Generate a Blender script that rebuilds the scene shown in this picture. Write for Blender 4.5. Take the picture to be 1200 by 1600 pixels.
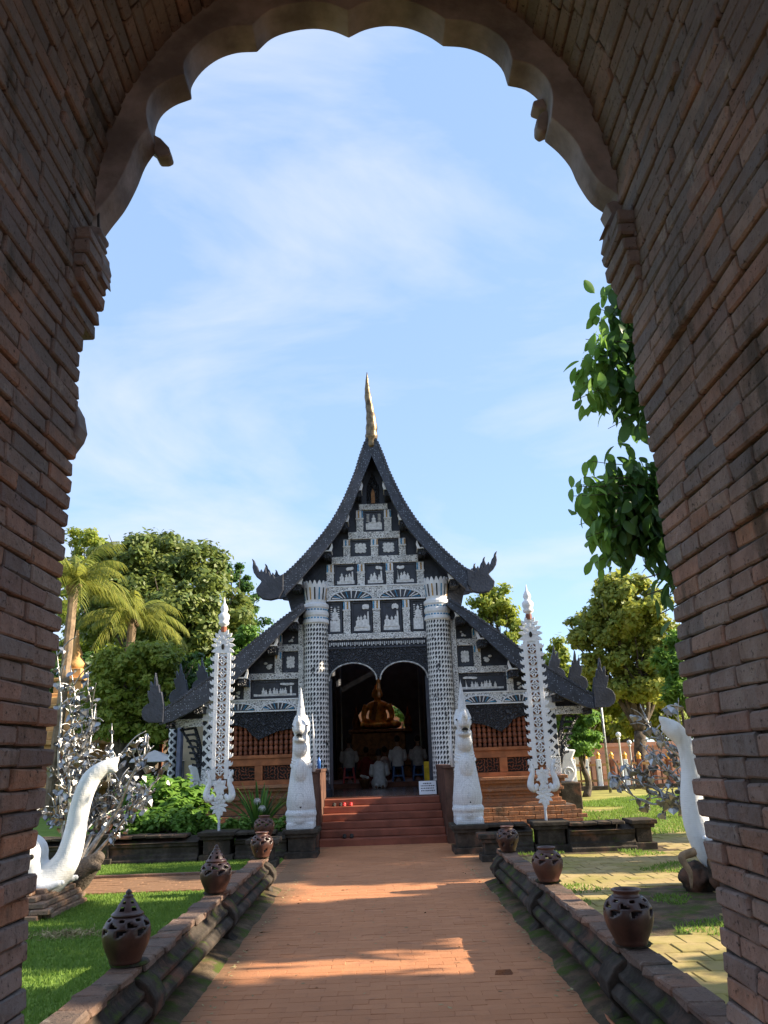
import bpy, bmesh, math, random
import numpy as np
from mathutils import Vector, Matrix, Euler, noise as mnoise
R = math.radians
PI = math.pi
for o in list(bpy.data.objects): bpy.data.objects.remove(o)
S = bpy.context.scene
C = S.collection
# ------------------------------------------------------------------ camera
CAM_H, FPX = 1.6, 1240.0
cam_d = bpy.data.cameras.new('camera'); cam = bpy.data.objects.new('camera', cam_d); C.objects.link(cam)
cam_d.sensor_fit = 'VERTICAL'; cam_d.sensor_height = 24.0; cam_d.lens = 24.0 * FPX / 1600.0
cam_d.clip_start = 0.05; cam_d.clip_end = 3000
CM = Matrix.Rotation(R(-0.65), 3, 'Z') @ Matrix.Rotation(R(90 + 17.2), 3, 'X') @ Matrix.Rotation(R(-2.0), 3, 'Z')
cam.matrix_world = Matrix.Translation((0, 0, CAM_H)) @ CM.to_4x4()
S.camera = cam
# ------------------------------------------------------------------ sky, sun, exposure
SUN_EL, SUN_AZ = 27.0, 92.0          # degrees above the horizon; degrees clockwise from +Y (so from the right)
W = bpy.data.worlds.new('World'); S.world = W; W.use_nodes = True
wt = W.node_tree; wt.nodes.clear()
def wn(t, **k):
    n = wt.nodes.new(t)
    for a, b in k.items(): setattr(n, a, b)
    return n
wo = wn('ShaderNodeOutputWorld'); wb = wn('ShaderNodeBackground'); wb.inputs[1].default_value = 0.12
sky = wn('ShaderNodeTexSky', sky_type='NISHITA', sun_disc=False, sun_elevation=R(SUN_EL), sun_rotation=R(SUN_AZ),
         altitude=1200.0, air_density=1.0, dust_density=0.35, ozone_density=1.3)
tc = wn('ShaderNodeTexCoord'); mp = wn('ShaderNodeMapping'); mp.inputs['Scale'].default_value = (1.0, 1.5, 2.6); mp.inputs['Rotation'].default_value = (0.3, 0.75, 0.3)
n1 = wn('ShaderNodeTexNoise'); n1.inputs['Scale'].default_value = 1.9; n1.inputs['Detail'].default_value = 8; n1.inputs['Roughness'].default_value = 0.55; n1.inputs['Distortion'].default_value = 0.6
r1 = wn('ShaderNodeMapRange'); r1.inputs[1].default_value = 0.44; r1.inputs[2].default_value = 0.76; r1.inputs[3].default_value = 0.06; r1.inputs[4].default_value = 0.85
mx = wn('ShaderNodeMix', data_type='RGBA'); mx.inputs[7].default_value = (2.2, 2.25, 2.55, 1)
wt.links.new(tc.outputs['Generated'], mp.inputs[0]); wt.links.new(mp.outputs[0], n1.inputs['Vector']); wt.links.new(n1.outputs[0], r1.inputs[0])
wt.links.new(r1.outputs[0], mx.inputs[0]); veil = wn('ShaderNodeMix', data_type='RGBA'); veil.inputs[0].default_value = 0.72; veil.inputs[7].default_value = (0.90, 1.40, 2.24, 1)   # thin even high haze
wt.links.new(sky.outputs[0], veil.inputs[6]); wt.links.new(veil.outputs[2], mx.inputs[6]); wt.links.new(mx.outputs[2], wb.inputs[0]); wt.links.new(wb.outputs[0], wo.inputs[0])
sd = bpy.data.lights.new('sun', 'SUN'); sd.energy = 3.7; sd.angle = R(0.53); sd.color = (1.0, 0.86, 0.66)
so = bpy.data.objects.new('sun', sd); C.objects.link(so)
sv = Vector((math.sin(R(SUN_AZ)) * math.cos(R(SUN_EL)), math.cos(R(SUN_AZ)) * math.cos(R(SUN_EL)), math.sin(R(SUN_EL))))
so.rotation_euler = sv.to_track_quat('Z', 'Y').to_euler(); so.location = sv * 60
vs = S.view_settings
vs.view_transform = 'Standard'; vs.look = 'None'; vs.exposure = 1.92; vs.gamma = 1.0; vs.use_curve_mapping = False
S.render.engine = 'CYCLES'
S.cycles.max_bounces = 7; S.cycles.diffuse_bounces = 4; S.cycles.transparent_max_bounces = 8
# ------------------------------------------------------------------ helpers
def ray(px, py): return CM @ Vector(((px - 600) / FPX, (800 - py) / FPX, -1.0))
def at(px, py, Y):                   # survey: the point at distance Y that the photo shows at a pixel (1200x1600)
    d = ray(px, py); s = Y / d.y; return Vector((d.x * s, Y, CAM_H + d.z * s))
def gnd(px, py, z=0.0):
    d = ray(px, py); s = (z - CAM_H) / d.z; return Vector((d.x * s, d.y * s, z))
CMT = CM.transposed()
def pix(p):
    c = CMT @ (Vector(p) - Vector((0, 0, CAM_H)))
    if c.z > -0.05: return None
    return (600 + FPX * c.x / -c.z, 800 - FPX * c.y / -c.z, -c.z)
class MB:
    def __init__(s): s.v = []; s.f = []
    def add(s, vs_, fs, M=None):
        b = len(s.v)
        if M is not None: vs_ = [M @ Vector(p) for p in vs_]
        s.v += [tuple(p) for p in vs_]; s.f += [tuple(i + b for i in f) for f in fs]; return s
    def box(s, x0, x1, y0, y1, z0, z1, M=None):
        return s.add([(x0,y0,z0),(x1,y0,z0),(x1,y1,z0),(x0,y1,z0),(x0,y0,z1),(x1,y0,z1),(x1,y1,z1),(x0,y1,z1)],
                     [(0,3,2,1),(4,5,6,7),(0,1,5,4),(1,2,6,5),(2,3,7,6),(3,0,4,7)], M)
    def prism(s, poly, y0, y1, M=None):          # poly in (x, z), extruded along y
        n = len(poly); a = sum(poly[i][0]*poly[(i+1)%n][1] - poly[(i+1)%n][0]*poly[i][1] for i in range(n))
        if a < 0: poly = poly[::-1]
        return s.add([(x, y0, z) for x, z in poly] + [(x, y1, z) for x, z in poly],
                     [tuple(range(n)), tuple(range(2*n-1, n-1, -1))] + [(i, i+n, (i+1)%n+n, (i+1)%n) for i in range(n)], M)
    def tube(s, pts, rad, n=8, cap=True, M=None, flat=(1, 1)):
        pts = [Vector(p) for p in pts]; m = len(pts)
        if not hasattr(rad, '__len__'): rad = [rad] * m
        vs_ = []; up = None
        for i, p in enumerate(pts):
            t = (pts[min(i+1, m-1)] - pts[max(i-1, 0)]).normalized()
            if up is None: up = Vector((0,0,1)) if abs(t.z) < 0.9 else Vector((0,1,0))
            a = t.cross(up)
            if a.length < 1e-4: a = t.cross(Vector((1,0,0)))
            a.normalize(); b = a.cross(t).normalized(); up = b
            for k in range(n):
                w = 2*PI*k/n; vs_.append(p + a*(math.cos(w)*rad[i]*flat[0]) + b*(math.sin(w)*rad[i]*flat[1]))
        fs = [(i*n+k, i*n+(k+1)%n, (i+1)*n+(k+1)%n, (i+1)*n+k) for i in range(m-1) for k in range(n)]
        if cap: fs += [tuple(range(n-1, -1, -1)), tuple((m-1)*n+k for k in range(n))]
        return s.add(vs_, fs, M)
    def lathe(s, prof, c=(0,0,0), n=20, M=None, cap=True, skip=None, sq=1.0):
        vs_ = [(c[0]+r*math.cos(2*PI*(k+.5)/n)*sq, c[1]+r*math.sin(2*PI*(k+.5)/n)*sq, c[2]+z) for r, z in prof for k in range(n)]
        m = len(prof)
        fs = [(i*n+k, i*n+(k+1)%n, (i+1)*n+(k+1)%n, (i+1)*n+k) for i in range(m-1) for k in range(n) if not (skip and skip(i, k))]
        if cap: fs += [tuple(range(n-1, -1, -1)), tuple((m-1)*n+k for k in range(n))]
        return s.add(vs_, fs, M)
    def ell(s, c, r, n=14, m=9, M=None):
        prof = []
        vs_ = []; 
        for i in range(m+1):
            a = -PI/2 + PI*i/m; q = max(math.cos(a), 0.02)
            for k in range(n):
                vs_.append((c[0]+r[0]*q*math.cos(2*PI*k/n), c[1]+r[1]*q*math.sin(2*PI*k/n), c[2]+r[2]*math.sin(a)))
        fs = [(i*n+k, i*n+(k+1)%n, (i+1)*n+(k+1)%n, (i+1)*n+k) for i in range(m) for k in range(n)]
        fs += [tuple(range(n-1, -1, -1)), tuple(m*n+k for k in range(n))]
        return s.add(vs_, fs, M)
    def mesh(s, name, mat, smooth=False, org=(0,0,0)):
        me = bpy.data.meshes.new(name)
        me.from_pydata([(x-org[0], y-org[1], z-org[2]) for x, y, z in s.v], [], s.f)
        if mat: me.materials.append(mat)
        if smooth: me.shade_smooth()
        me.update(); return me
    def build(s, name, mat, parent=None, smooth=False, org=None, world=True, bevel=0, remesh=0, solid=0, edge=None):
        me = s.mesh(name, mat, smooth, org or (0,0,0))
        return link(name, me, parent, org, world, bevel, remesh, solid, edge)
def link(name, me, parent=None, org=None, world=True, bevel=0, remesh=0, solid=0, edge=None):
    o = bpy.data.objects.new(name, me); C.objects.link(o)
    if org: o.location = org
    if parent:
        o.parent = parent
        if world: o.matrix_parent_inverse = (WM.get(parent.name, Matrix())).inverted()
    WM[o.name] = Matrix.Translation(org) if org else Matrix()
    if remesh:
        m = o.modifiers.new('r', 'REMESH'); m.mode = 'VOXEL'; m.voxel_size = remesh; m.use_smooth_shade = True
        m = o.modifiers.new('s', 'SMOOTH'); m.factor = 0.5; m.iterations = 4
    if solid: m = o.modifiers.new('t', 'SOLIDIFY'); m.thickness = solid; m.offset = -1
    if bevel: m = o.modifiers.new('b', 'BEVEL'); m.width = bevel; m.segments = 2; m.limit_method = 'ANGLE'
    return o
WM = {}
def tag(o, label, cat=None, group=None, kind=None):
    if label: o['label'] = label
    if cat: o['category'] = cat
    if group: o['group'] = group
    if kind: o['kind'] = kind
    return o
def thing(name, label, cat, loc=(0,0,0), group=None):
    o = bpy.data.objects.new(name, None); C.objects.link(o); o.location = loc; o.empty_display_size = 0.2
    WM[o.name] = Matrix.Translation(loc)
    return tag(o, label, cat, group)
def copy_tree(o, parent=None):
    c = o.copy(); C.objects.link(c); c.parent = parent
    for ch in list(o.children): copy_tree(ch, c)
    return c
def smooth_path(pts, k=6):                # Catmull-Rom
    P = [Vector(p) for p in pts]; P = [P[0]*2-P[1]] + P + [P[-1]*2-P[-2]]; out = []
    for i in range(1, len(P)-2):
        a, b, c, d = P[i-1], P[i], P[i+1], P[i+2]
        for j in range(k):
            t = j/k; out.append(0.5*((2*b)+(c-a)*t+(2*a-5*b+4*c-d)*t*t+(3*b-a-3*c+d)*t**3))
    out.append(P[-2]); return out
def lerp_list(vals, n):
    return [float(np.interp(i/(n-1)*(len(vals)-1), range(len(vals)), vals)) for i in range(n)]
# ------------------------------------------------------------------ materials
def newmat(name):
    m = bpy.data.materials.new(name); m.use_nodes = True; t = m.node_tree; t.nodes.clear()
    out = t.nodes.new('ShaderNodeOutputMaterial'); b = t.nodes.new('ShaderNodeBsdfPrincipled'); t.links.new(b.outputs[0], out.inputs[0])
    def nd(typ, ins=None, **props):
        n = t.nodes.new('ShaderNode' + typ)
        for a, c in props.items(): setattr(n, a, c)
        for k, val in (ins or {}).items(): put(n.inputs[k], val)
        return n
    def put(sock, val):
        if isinstance(val, bpy.types.NodeSocket): t.links.new(val, sock)
        else: sock.default_value = val
    return m, t, b, out, nd, put
def c4(c): return (c[0], c[1], c[2], 1)
class K:                                   # node shorthand for one material
    def __init__(s, name, rough=0.8, spec=0.3, metal=0.0):
        s.m, s.t, s.b, s.out, s.nd, s.put = newmat(name)
        s.b.inputs['Roughness'].default_value = rough; s.b.inputs['Specular IOR Level'].default_value = spec; s.b.inputs['Metallic'].default_value = metal
    def pos(s, obj=False): return (s.nd('TexCoord').outputs['Object'] if obj else s.nd('NewGeometry').outputs['Position'])
    def noise(s, v, sc, det=4, rough=.55, dist=0): return s.nd('TexNoise', {'Vector': v, 'Scale': sc, 'Detail': det, 'Roughness': rough, 'Distortion': dist}).outputs[0]
    def scale(s, v, sc, loc=(0,0,0), rot=(0,0,0)): return s.nd('Mapping', {'Vector': v, 'Scale': sc, 'Location': loc, 'Rotation': rot}).outputs[0]
    def ramp(s, f, a, b_, lo=0., hi=1.): return s.nd('MapRange', {0: f, 1: a, 2: b_, 3: lo, 4: hi}, interpolation_type='SMOOTHSTEP').outputs[0]
    def mix(s, f, a, b_):
        a = c4(a) if isinstance(a, tuple) else a; b_ = c4(b_) if isinstance(b_, tuple) else b_
        return s.nd('Mix', {0: f, 6: a, 7: b_}, data_type='RGBA').outputs[2]
    def math(s, op, a, b_=0.0, c=0.0): return s.nd('Math', {0: a, 1: b_, 2: c}, operation=op).outputs[0]
    def rnd(s):
        a = s.nd('ObjectInfo').outputs['Random']; g = s.nd('NewGeometry').outputs['Random Per Island']
        return s.math('FRACT', s.math('ADD', a, g))
    def col(s, c): s.put(s.b.inputs['Base Color'], c4(c) if isinstance(c, tuple) else c); return s
    def bump(s, h, st=.3, d=.02):
        n = s.nd('Bump', {'Strength': st, 'Distance': d, 'Height': h}); s.put(s.b.inputs['Normal'], n.outputs[0]); return s
    def rough(s, v): s.put(s.b.inputs['Roughness'], v); return s
def simple(name, c, rough=.7, var=.25, sc=6., bump=.15, metal=0., spec=.3, obj=False, d=.01):
    k = K(name, rough, spec, metal); p = k.pos(obj); n = k.noise(p, sc, 6)
    lo = tuple(x*(1-var) for x in c); hi = tuple(min(1, x*(1+var)) for x in c)
    k.col(k.mix(k.ramp(n, .3, .7), lo, hi))
    if bump: k.bump(k.noise(p, sc*6, 5), bump, d)
    return k.m
M = {}
def brick_mat(name, cols, soot=True, top=None):
    k = K(name, .92, .12); p = k.pos(); r = k.rnd()
    cr = k.nd('ValToRGB', {0: r}); e = cr.color_ramp; e.interpolation = 'LINEAR'
    while len(e.elements) < len(cols): e.elements.new(0.5)
    for i, c in enumerate(cols): e.elements[i].position = i/(len(cols)-1); e.elements[i].color = c4(c)
    n = k.noise(p, 14, 7, .65); c = k.mix(k.ramp(n, .35, .75, 0, .6), cr.outputs[0], (.15, .11, .09))
    n2 = k.noise(p, 3.1, 4); c = k.mix(k.ramp(n2, .45, .72, 0, .5), c, (.26, .16, .11))
    if soot:                                  # old smoke and lichen, heavier on the upper courses
        z = k.nd('SeparateXYZ', {0: p}).outputs[2]; g = k.math('ADD', k.ramp(z, 1.0, 4.0, -.28, .20), k.noise(p, 1.7, 5))
        c = k.mix(k.ramp(g, .38, .76, 0, .8), c, (.165, .14, .13))
    n4 = k.noise(p, 6.5, 8, .72); c = k.mix(k.ramp(n4, .56, .70, 0, .5), c, (.42, .36, .30))          # lime bloom
    n5 = k.noise(k.scale(p, (2.2, 2.2, .9)), 1.4, 8, .7); c = k.mix(k.ramp(n5, .54, .68, 0, .72), c, (.060, .058, .045))      # black-green growth
    n3 = k.noise(p, 46, 5, .7); c = k.mix(k.ramp(n3, .57, .68, 0, .8), c, (.035, .028, .024))
    k.col(c); k.bump(k.math('ADD', k.noise(p, 28, 6, .65), k.math('MULTIPLY', n3, .5)), .8, .016)
    return k.m
M['brick'] = brick_mat('old_brick', [(.29,.23,.205), (.40,.265,.21), (.26,.235,.225), (.43,.295,.235), (.36,.29,.25), (.46,.26,.19), (.32,.265,.24), (.22,.20,.195), (.52,.27,.165), (.19,.17,.175), (.37,.28,.235)])
M['coping'] = brick_mat('coping_brick', [(.11,.075,.06), (.20,.115,.08), (.26,.14,.09), (.085,.068,.056), (.17,.115,.09)], False)
M['plinth_brick'] = brick_mat('plinth_brick', [(.40,.17,.075), (.33,.135,.06), (.46,.20,.09)], False)
M['mortar'] = simple('dark_mortar', (.075,.058,.048), .95, .5, 9, .5)
M['plaster'] = simple('grey_plaster', (.21,.18,.175), .9, .42, 4.2, .6)
def paver():
    k = K('path_paver', .9, .15); p = k.pos(); r = k.rnd()
    c = k.mix(r, (.45,.195,.092), (.50,.225,.11)); n = k.noise(p, 1.1, 6); c = k.mix(k.ramp(n, .38, .7, 0, .55), c, (.38,.17,.085))
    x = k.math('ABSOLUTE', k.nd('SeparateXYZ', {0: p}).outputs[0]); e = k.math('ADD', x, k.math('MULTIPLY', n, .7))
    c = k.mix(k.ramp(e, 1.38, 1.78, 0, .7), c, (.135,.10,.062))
    n2 = k.noise(p, 9, 6); c = k.mix(k.ramp(n2, .5, .8, 0, .45), c, (.26,.135,.085))
    k.col(c); k.bump(k.noise(p, 40, 6, .65), .45, .01); return k.m
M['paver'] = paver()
M['sand'] = simple('path_sand', (.42,.185,.09), .95, .25, 5, .4)
def court():
    k = K('court_tile', .9, .2); p = k.pos(); r = k.rnd()
    c = k.mix(r, (.36,.265,.12), (.43,.32,.15)); n = k.noise(p, .9, 7, .6)
    c = k.mix(k.ramp(n, .40, .64, 0, .8), c, (.25,.225,.05)); n2 = k.noise(p, 5, 6); c = k.mix(k.ramp(n2, .5, .75, 0, .6), c, (.125,.09,.05))
    k.col(c); k.bump(k.noise(p, 34, 6, .65), .4, .01); return k.m
M['court'] = court()
def mossy(name, base, moss=.5, red=(.17,.075,.045)):
    k = K(name, .95, .1); p = k.pos(); n = k.noise(p, 4.2, 7, .65); n2 = k.noise(p, 2.1, 6, .6)
    c = k.mix(k.ramp(n, .38, .68), base, tuple(x*2.1 for x in base)); c = k.mix(k.ramp(n2, .52, .68, 0, .75), c, red)
    nz = k.nd('SeparateXYZ', {0: k.nd('NewGeometry').outputs['Normal']}).outputs[2]; g = k.noise(p, 3.3, 6, .7)
    c = k.mix(k.ramp(k.math('ADD', g, k.math('MULTIPLY', nz, .05)), .60-.1*moss, .74-.1*moss, 0, .9), c, (.060,.085,.016))
    k.col(c); k.bump(k.noise(p, 22, 7, .7), .7, .02); return k.m
M['rail'] = mossy('weathered_rail_stone', (.040,.033,.027))
M['wall_dark'] = mossy('weathered_wall_stone', (.045,.037,.030), .1, (.19,.085,.05))
M['dirt'] = mossy('mossy_dirt', (.075,.055,.036), .75, (.16,.09,.05))
M['pot'] = simple('glazed_brown_clay', (.050,.021,.015), .38, .5, 7, .2, obj=True, spec=.5)
M['pot_red'] = simple('dark_red_clay', (.075,.03,.02), .45, .45, 7, .2, obj=True, spec=.5)
M['steps'] = simple('red_painted_step', (.25,.078,.045), .55, .25, 3, .15)
M['stair'] = simple('dark_weathered_stair_wall', (.10,.05,.034), .8, .4, 4, .3)
M['tan_brick'] = brick_mat('weathered_tan_brick', [(.30,.20,.13), (.36,.22,.14), (.25,.17,.12), (.33,.185,.11)], False)
M['wood'] = simple('orange_brown_wood', (.34,.115,.042), .55, .3, 4, .2)
M['wood_dk'] = simple('red_brown_wood', (.20,.065,.032), .5, .3, 5, .2)
M['soffit'] = simple('orange_soffit_boards', (.55,.20,.06), .6, .25, 3, .1)
M['floor_in'] = simple('polished_wood_floor', (.12,.05,.028), .22, .3, 3, .05, spec=.6)
M['gold'] = simple('gold_leaf', (.75,.40,.09), .38, .3, 9, .15, metal=.55)
M['gold_dk'] = simple('aged_gold', (.16,.07,.025), .4, .4, 9, .15, metal=.6)
M['silver'] = simple('silver_leaf_metal', (.27,.27,.27), .34, .5, 9, .1, metal=1., obj=True)
M['silver_br'] = simple('silver_branch_metal', (.38,.37,.36), .38, .4, 14, .5, metal=.8)
M['gilt'] = simple('tarnished_gilt', (.15,.11,.065), .4, .6, 7, .4, metal=.7)
def white(name, c=(.74,.74,.745), scales=0):
    k = K(name, .75, .25); p = k.pos(); n = k.noise(p, 3.2, 7, .6)
    col = k.mix(k.ramp(n, .42, .78, 0, .55), c, tuple(x*.62 for x in c)); n2 = k.noise(k.scale(p, (9, 9, 1.6)), 1.3, 5); col = k.mix(k.ramp(n2, .58, .8, 0, .4), col, (.33,.32,.30))
    h = k.noise(p, 30, 5)
    if scales:
        v = k.nd('TexVoronoi', {'Vector': p, 'Scale': scales, 'Randomness': .35}, feature='DISTANCE_TO_EDGE').outputs[0]
        e = k.ramp(v, .0, .16); col = k.mix(e, (.52,.52,.53), col); h = k.math('ADD', k.math('MULTIPLY', e, 1.2), h)
    k.col(col); k.bump(h, .5, .012); return k.m
M['white'] = white('weathered_white_plaster'); M['white_scale'] = white('white_scaled_stucco', scales=34.)
def trunkwhite():
    k = K('white_wrinkled_stucco', .8, .2); p = k.pos(True); n = k.noise(p, 3, 6)
    col = k.mix(k.ramp(n, .42, .8, 0, .5), (.74,.735,.72), (.50,.49,.45)); w = k.nd('TexWave', {'Vector': p, 'Scale': 13., 'Distortion': 6., 'Detail': 4.}, bands_direction='Z').outputs[1]
    gr = k.noise(k.scale(p, (5, 5, 1.2)), 1.5, 6); col = k.mix(k.ramp(gr, .52, .78, 0, .55), col, (.40,.38,.33)); col = k.mix(k.ramp(w, .0, .3, .06, 0), col, (.36,.35,.33))
    k.col(col); k.bump(k.math('ADD', k.math('MULTIPLY', w, .07), k.noise(p, 20, 5)), .6, .012); return k.m
M['elephant'] = trunkwhite()
def lattice(name, kind):
    k = K(name, .6, .3); p = k.pos(kind == 'col'); sx = k.nd('SeparateXYZ', {0: p}); x, y, z = sx.outputs
    if kind == 'col':
        a = k.math('MULTIPLY', k.math('ARCTAN2', y, x), .30); v = k.nd('CombineXYZ', {0: a, 1: 0., 2: z}).outputs[0]
        f1 = k.nd('TexVoronoi', {'Vector': k.scale(v, (13.0, 1, 9.4)), 'Scale': 1., 'Randomness': .12}, distance='MANHATTAN').outputs[0]
        g = k.math('SINE', k.math('MULTIPLY', a, 81.7)); h = k.math('SINE', k.math('MULTIPLY', z, 59.)); q = k.math('MULTIPLY', g, h)
        w = k.math('ADD', k.ramp(f1, .60, .70, 0, 1), k.ramp(q, .62, .78, 0, 1))
        n = k.noise(v, 3.0, 3); low = k.ramp(z, -3.1, -3.9, 0, .24)     # carving broken away towards the foot
        w = k.math('MAXIMUM', w, k.ramp(k.math('ADD', n, low), .64, .70))
    elif kind == 'beam':
        v = k.nd('CombineXYZ', {0: x, 1: 0., 2: z}).outputs[0]
        wv = k.nd('TexVoronoi', {'Vector': k.scale(v, (13, 1, 17)), 'Scale': 1., 'Randomness': .75}, feature='F1').outputs[0]
        wd = k.math('SINE', k.math('MULTIPLY', wv, 16.)); w = k.ramp(wd, .45, .85, 0, .9)
    else:
        v = k.nd('CombineXYZ', {0: x, 1: 0., 2: z}).outputs[0]
        f1 = k.nd('TexVoronoi', {'Vector': k.scale(v, (6.2, 1, 6.2), (0,0,0), (0, .785, 0)), 'Scale': 1., 'Randomness': .0}, feature='DISTANCE_TO_EDGE', distance='EUCLIDEAN').outputs[0]
        w = k.ramp(f1, .16, .2)
    w = k.math('MINIMUM', w, 1.0)
    n = k.noise(p, 5, 5); wh = k.mix(k.ramp(n, .4, .75, 0, .6), (.72,.715,.70), (.44,.43,.41))
    k.col(k.mix(w, wh, (.022,.024,.030) if kind != 'beam' else (.085,.087,.095))); k.bump(k.math('SUBTRACT', 1.0, w), .8, .015); return k.m
M['lat_col'] = lattice('white_lattice_carving', 'col'); M['lat_beam'] = lattice('white_scroll_carving', 'beam'); M['lat_out'] = lattice('white_rosette_screen', 'out')
def black(name, speck=True, base=(.017,.019,.027)):
    k = K(name, .45, .45); p = k.pos(); n = k.noise(p, 4, 6)
    c = k.mix(k.ramp(n, .3, .75), base, tuple(q*2.2 for q in base))
    if speck:
        v = k.nd('TexVoronoi', {'Vector': p, 'Scale': 21., 'Randomness': .7}); d = k.ramp(v.outputs[0], .20, .30, 1, 0)
        g = k.ramp(k.nd('SeparateColor', {0: v.outputs[1]}).outputs[0], .42, .5); c = k.mix(k.math('MULTIPLY', d, k.math('MULTIPLY', g, .75)), c, (.20,.23,.28))
    k.col(c); k.bump(k.noise(p, 20, 5), .5, .02); return k.m
M['black'] = black('black_lacquer_mirror_chips'); M['black_plain'] = black('black_lacquer', False)
def carved():
    k = K('black_carved_wood', .5, .4); p = k.pos(); sx = k.nd('SeparateXYZ', {0: p}).outputs; v = k.nd('CombineXYZ', {0: sx[0], 1: 0., 2: sx[2]}).outputs[0]
    w = k.nd('TexVoronoi', {'Vector': k.scale(v, (11, 1, 11)), 'Scale': 1., 'Randomness': .8}).outputs[0]; s_ = k.math('SINE', k.math('MULTIPLY', w, 17.))
    c = k.mix(k.ramp(s_, .2, .8), (.016,.018,.024), (.055,.06,.075)); k.col(c); k.bump(s_, .8, .03); return k.m
M['carved'] = carved()
M['glassblue'] = simple('blue_mirror_glass', (.05,.22,.38), .2, .4, 20, 0, spec=.6); M['glassamber'] = simple('amber_mirror_glass', (.40,.22,.05), .2, .4, 20, 0, spec=.6)
M['relief'] = simple('white_relief_carving', (.66,.655,.65), .7, .2, 18, .6)
M['bark'] = simple('tree_bark', (.11,.085,.065), .95, .45, 6, .8, d=.04)
M['palmbark'] = simple('palm_trunk', (.24,.17,.11), .95, .35, 4, .6)
M['straw'] = simple('dry_grass', (.30,.24,.12), .95, .4, 9, .3)
def leafmat(name, a, b_, tr=.35, rough=.5):
    k = K(name, rough, .35); c = k.mix(k.rnd(), a, b_); k.col(c)
    tl = k.nd('BsdfTranslucent', {0: k.mix(.5, c, tuple(min(1, q*1.5) for q in b_))}); ms = k.nd('MixShader', {0: tr, 1: k.b.outputs[0], 2: tl.outputs[0]})
    k.t.links.new(ms.outputs[0], k.out.inputs[0]); return k.m
M['leaf_a'] = leafmat('leaf_deep_green', (.075,.125,.028), (.190,.225,.048)); M['leaf_b'] = leafmat('leaf_yellow_green', (.14,.225,.032), (.31,.34,.05), .45)
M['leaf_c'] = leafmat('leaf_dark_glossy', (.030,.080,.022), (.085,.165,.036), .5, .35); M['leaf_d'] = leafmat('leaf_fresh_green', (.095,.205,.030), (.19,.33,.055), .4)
M['leaf_e'] = leafmat('leaf_autumn_mix', (.17,.25,.045), (.36,.36,.07), .45); M['palm'] = leafmat('palm_leaflet', (.13,.175,.025), (.30,.30,.055), .45)
M['grassblade'] = leafmat('grass_blade', (.10,.19,.03), (.20,.30,.05), .35, .7)
def lawn():
    k = K('lawn_ground', .95, .1); p = k.pos(); n = k.noise(p, 2.2, 7, .65); c = k.mix(k.ramp(n, .3, .7), (.11,.18,.032), (.19,.27,.05))
    n2 = k.noise(p, .7, 5); c = k.mix(k.ramp(n2, .60, .72, 0, .6), c, (.13,.115,.05)); k.col(c); k.bump(k.noise(p, 60, 5), .6, .02); return k.m
M['lawn'] = lawn()
M['verge'] = simple('sunny_verge', (.27,.25,.06), .95, .35, 1.2, .4)  # yellowish grass, with the sunlit tone put into its colour
M['ground'] = simple('earth_ground', (.14,.115,.06), .95, .35, .8, .4)
M['skin'] = simple('skin', (.30,.17,.11), .6, .1, 6, 0); M['cloth_white'] = simple('white_cloth', (.72,.70,.68), .85, .12, 12, .3)
M['cloth_red'] = simple('dark_red_cloth', (.28,.045,.045), .85, .2, 12, .3); M['cloth_navy'] = simple('navy_cloth', (.03,.04,.08), .85, .2, 12, .3); M['cloth_pale'] = simple('pale_grey_cloth', (.42,.40,.38), .85, .2, 12, .3)
M['hair'] = simple('black_hair', (.012,.010,.009), .5, .3, 20, .3); M['plastic_red'] = simple('red_plastic', (.55,.03,.03), .35, .1, 5, 0, spec=.5); M['plastic_blue'] = simple('blue_plastic', (.04,.14,.42), .35, .1, 5, 0, spec=.5)
M['yellow_cloth'] = simple('yellow_cloth', (.62,.43,.03), .8, .2, 8, .3); M['paper'] = simple('white_board', (.75,.76,.78), .6, .05, 5, 0); M['ink'] = simple('grey_ink', (.10,.10,.11), .8, .1, 5, 0)
M['pink'] = simple('pink_painted_wall', (.72,.36,.27), .85, .15, 1.5, .2); M['cream'] = simple('cream_render', (.58,.47,.33), .85, .2, 1.2, .2); M['chedi'] = simple('orange_gold_render', (.62,.34,.13), .7, .3, 2.5, .4)
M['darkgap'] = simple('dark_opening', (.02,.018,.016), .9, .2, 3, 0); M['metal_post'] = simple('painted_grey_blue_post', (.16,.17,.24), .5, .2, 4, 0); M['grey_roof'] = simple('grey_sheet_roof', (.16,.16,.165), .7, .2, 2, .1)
M['cord'] = simple('orange_cord', (.42,.15,.06), .6, .15, 8, 0); M['rubber'] = simple('dark_rubber', (.03,.025,.022), .7, .3, 8, .1); M['root'] = simple('driftwood', (.26,.17,.10), .9, .4, 8, .6)
# ================================================================== THE SETTING
rng = random.Random(7)
def sheet(name, mat, x0, x1, y0, y1, z, n=1):
    b = MB(); b.add([(x0,y0,z),(x1,y0,z),(x1,y1,z),(x0,y1,z)], [(0,1,2,3)])
    return tag(b.build(name, mat), None, kind='structure')
sheet('ground', M['ground'], -700, 700, -300, 1500, -0.05)
sheet('lawn', M['lawn'], -14, -1.75, -6, 11.55, -0.004)
sheet('lawn', M['lawn'], -14, -1.75, 13.05, 14.9, -0.004)
sheet('grass_verge', M['verge'], 1.7, 30, 14.9, 70, -0.020)
sheet('grass_verge', M['lawn'], -30, -4.5, 18.5, 70, -0.020)
sheet('court_bed', M['dirt'], 1.72, 14, -6, 24.2, -0.012)
sheet('garden_soil', M['dirt'], -9, -1.75, 14.95, 18.4, 0.22)
path = sheet('path', M['sand'], -1.75, 1.75, -6, 16.6, -0.0035)
side_path = sheet('side_path', M['sand'], -14, -1.75, 11.55, 13.05, -0.001)
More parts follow.
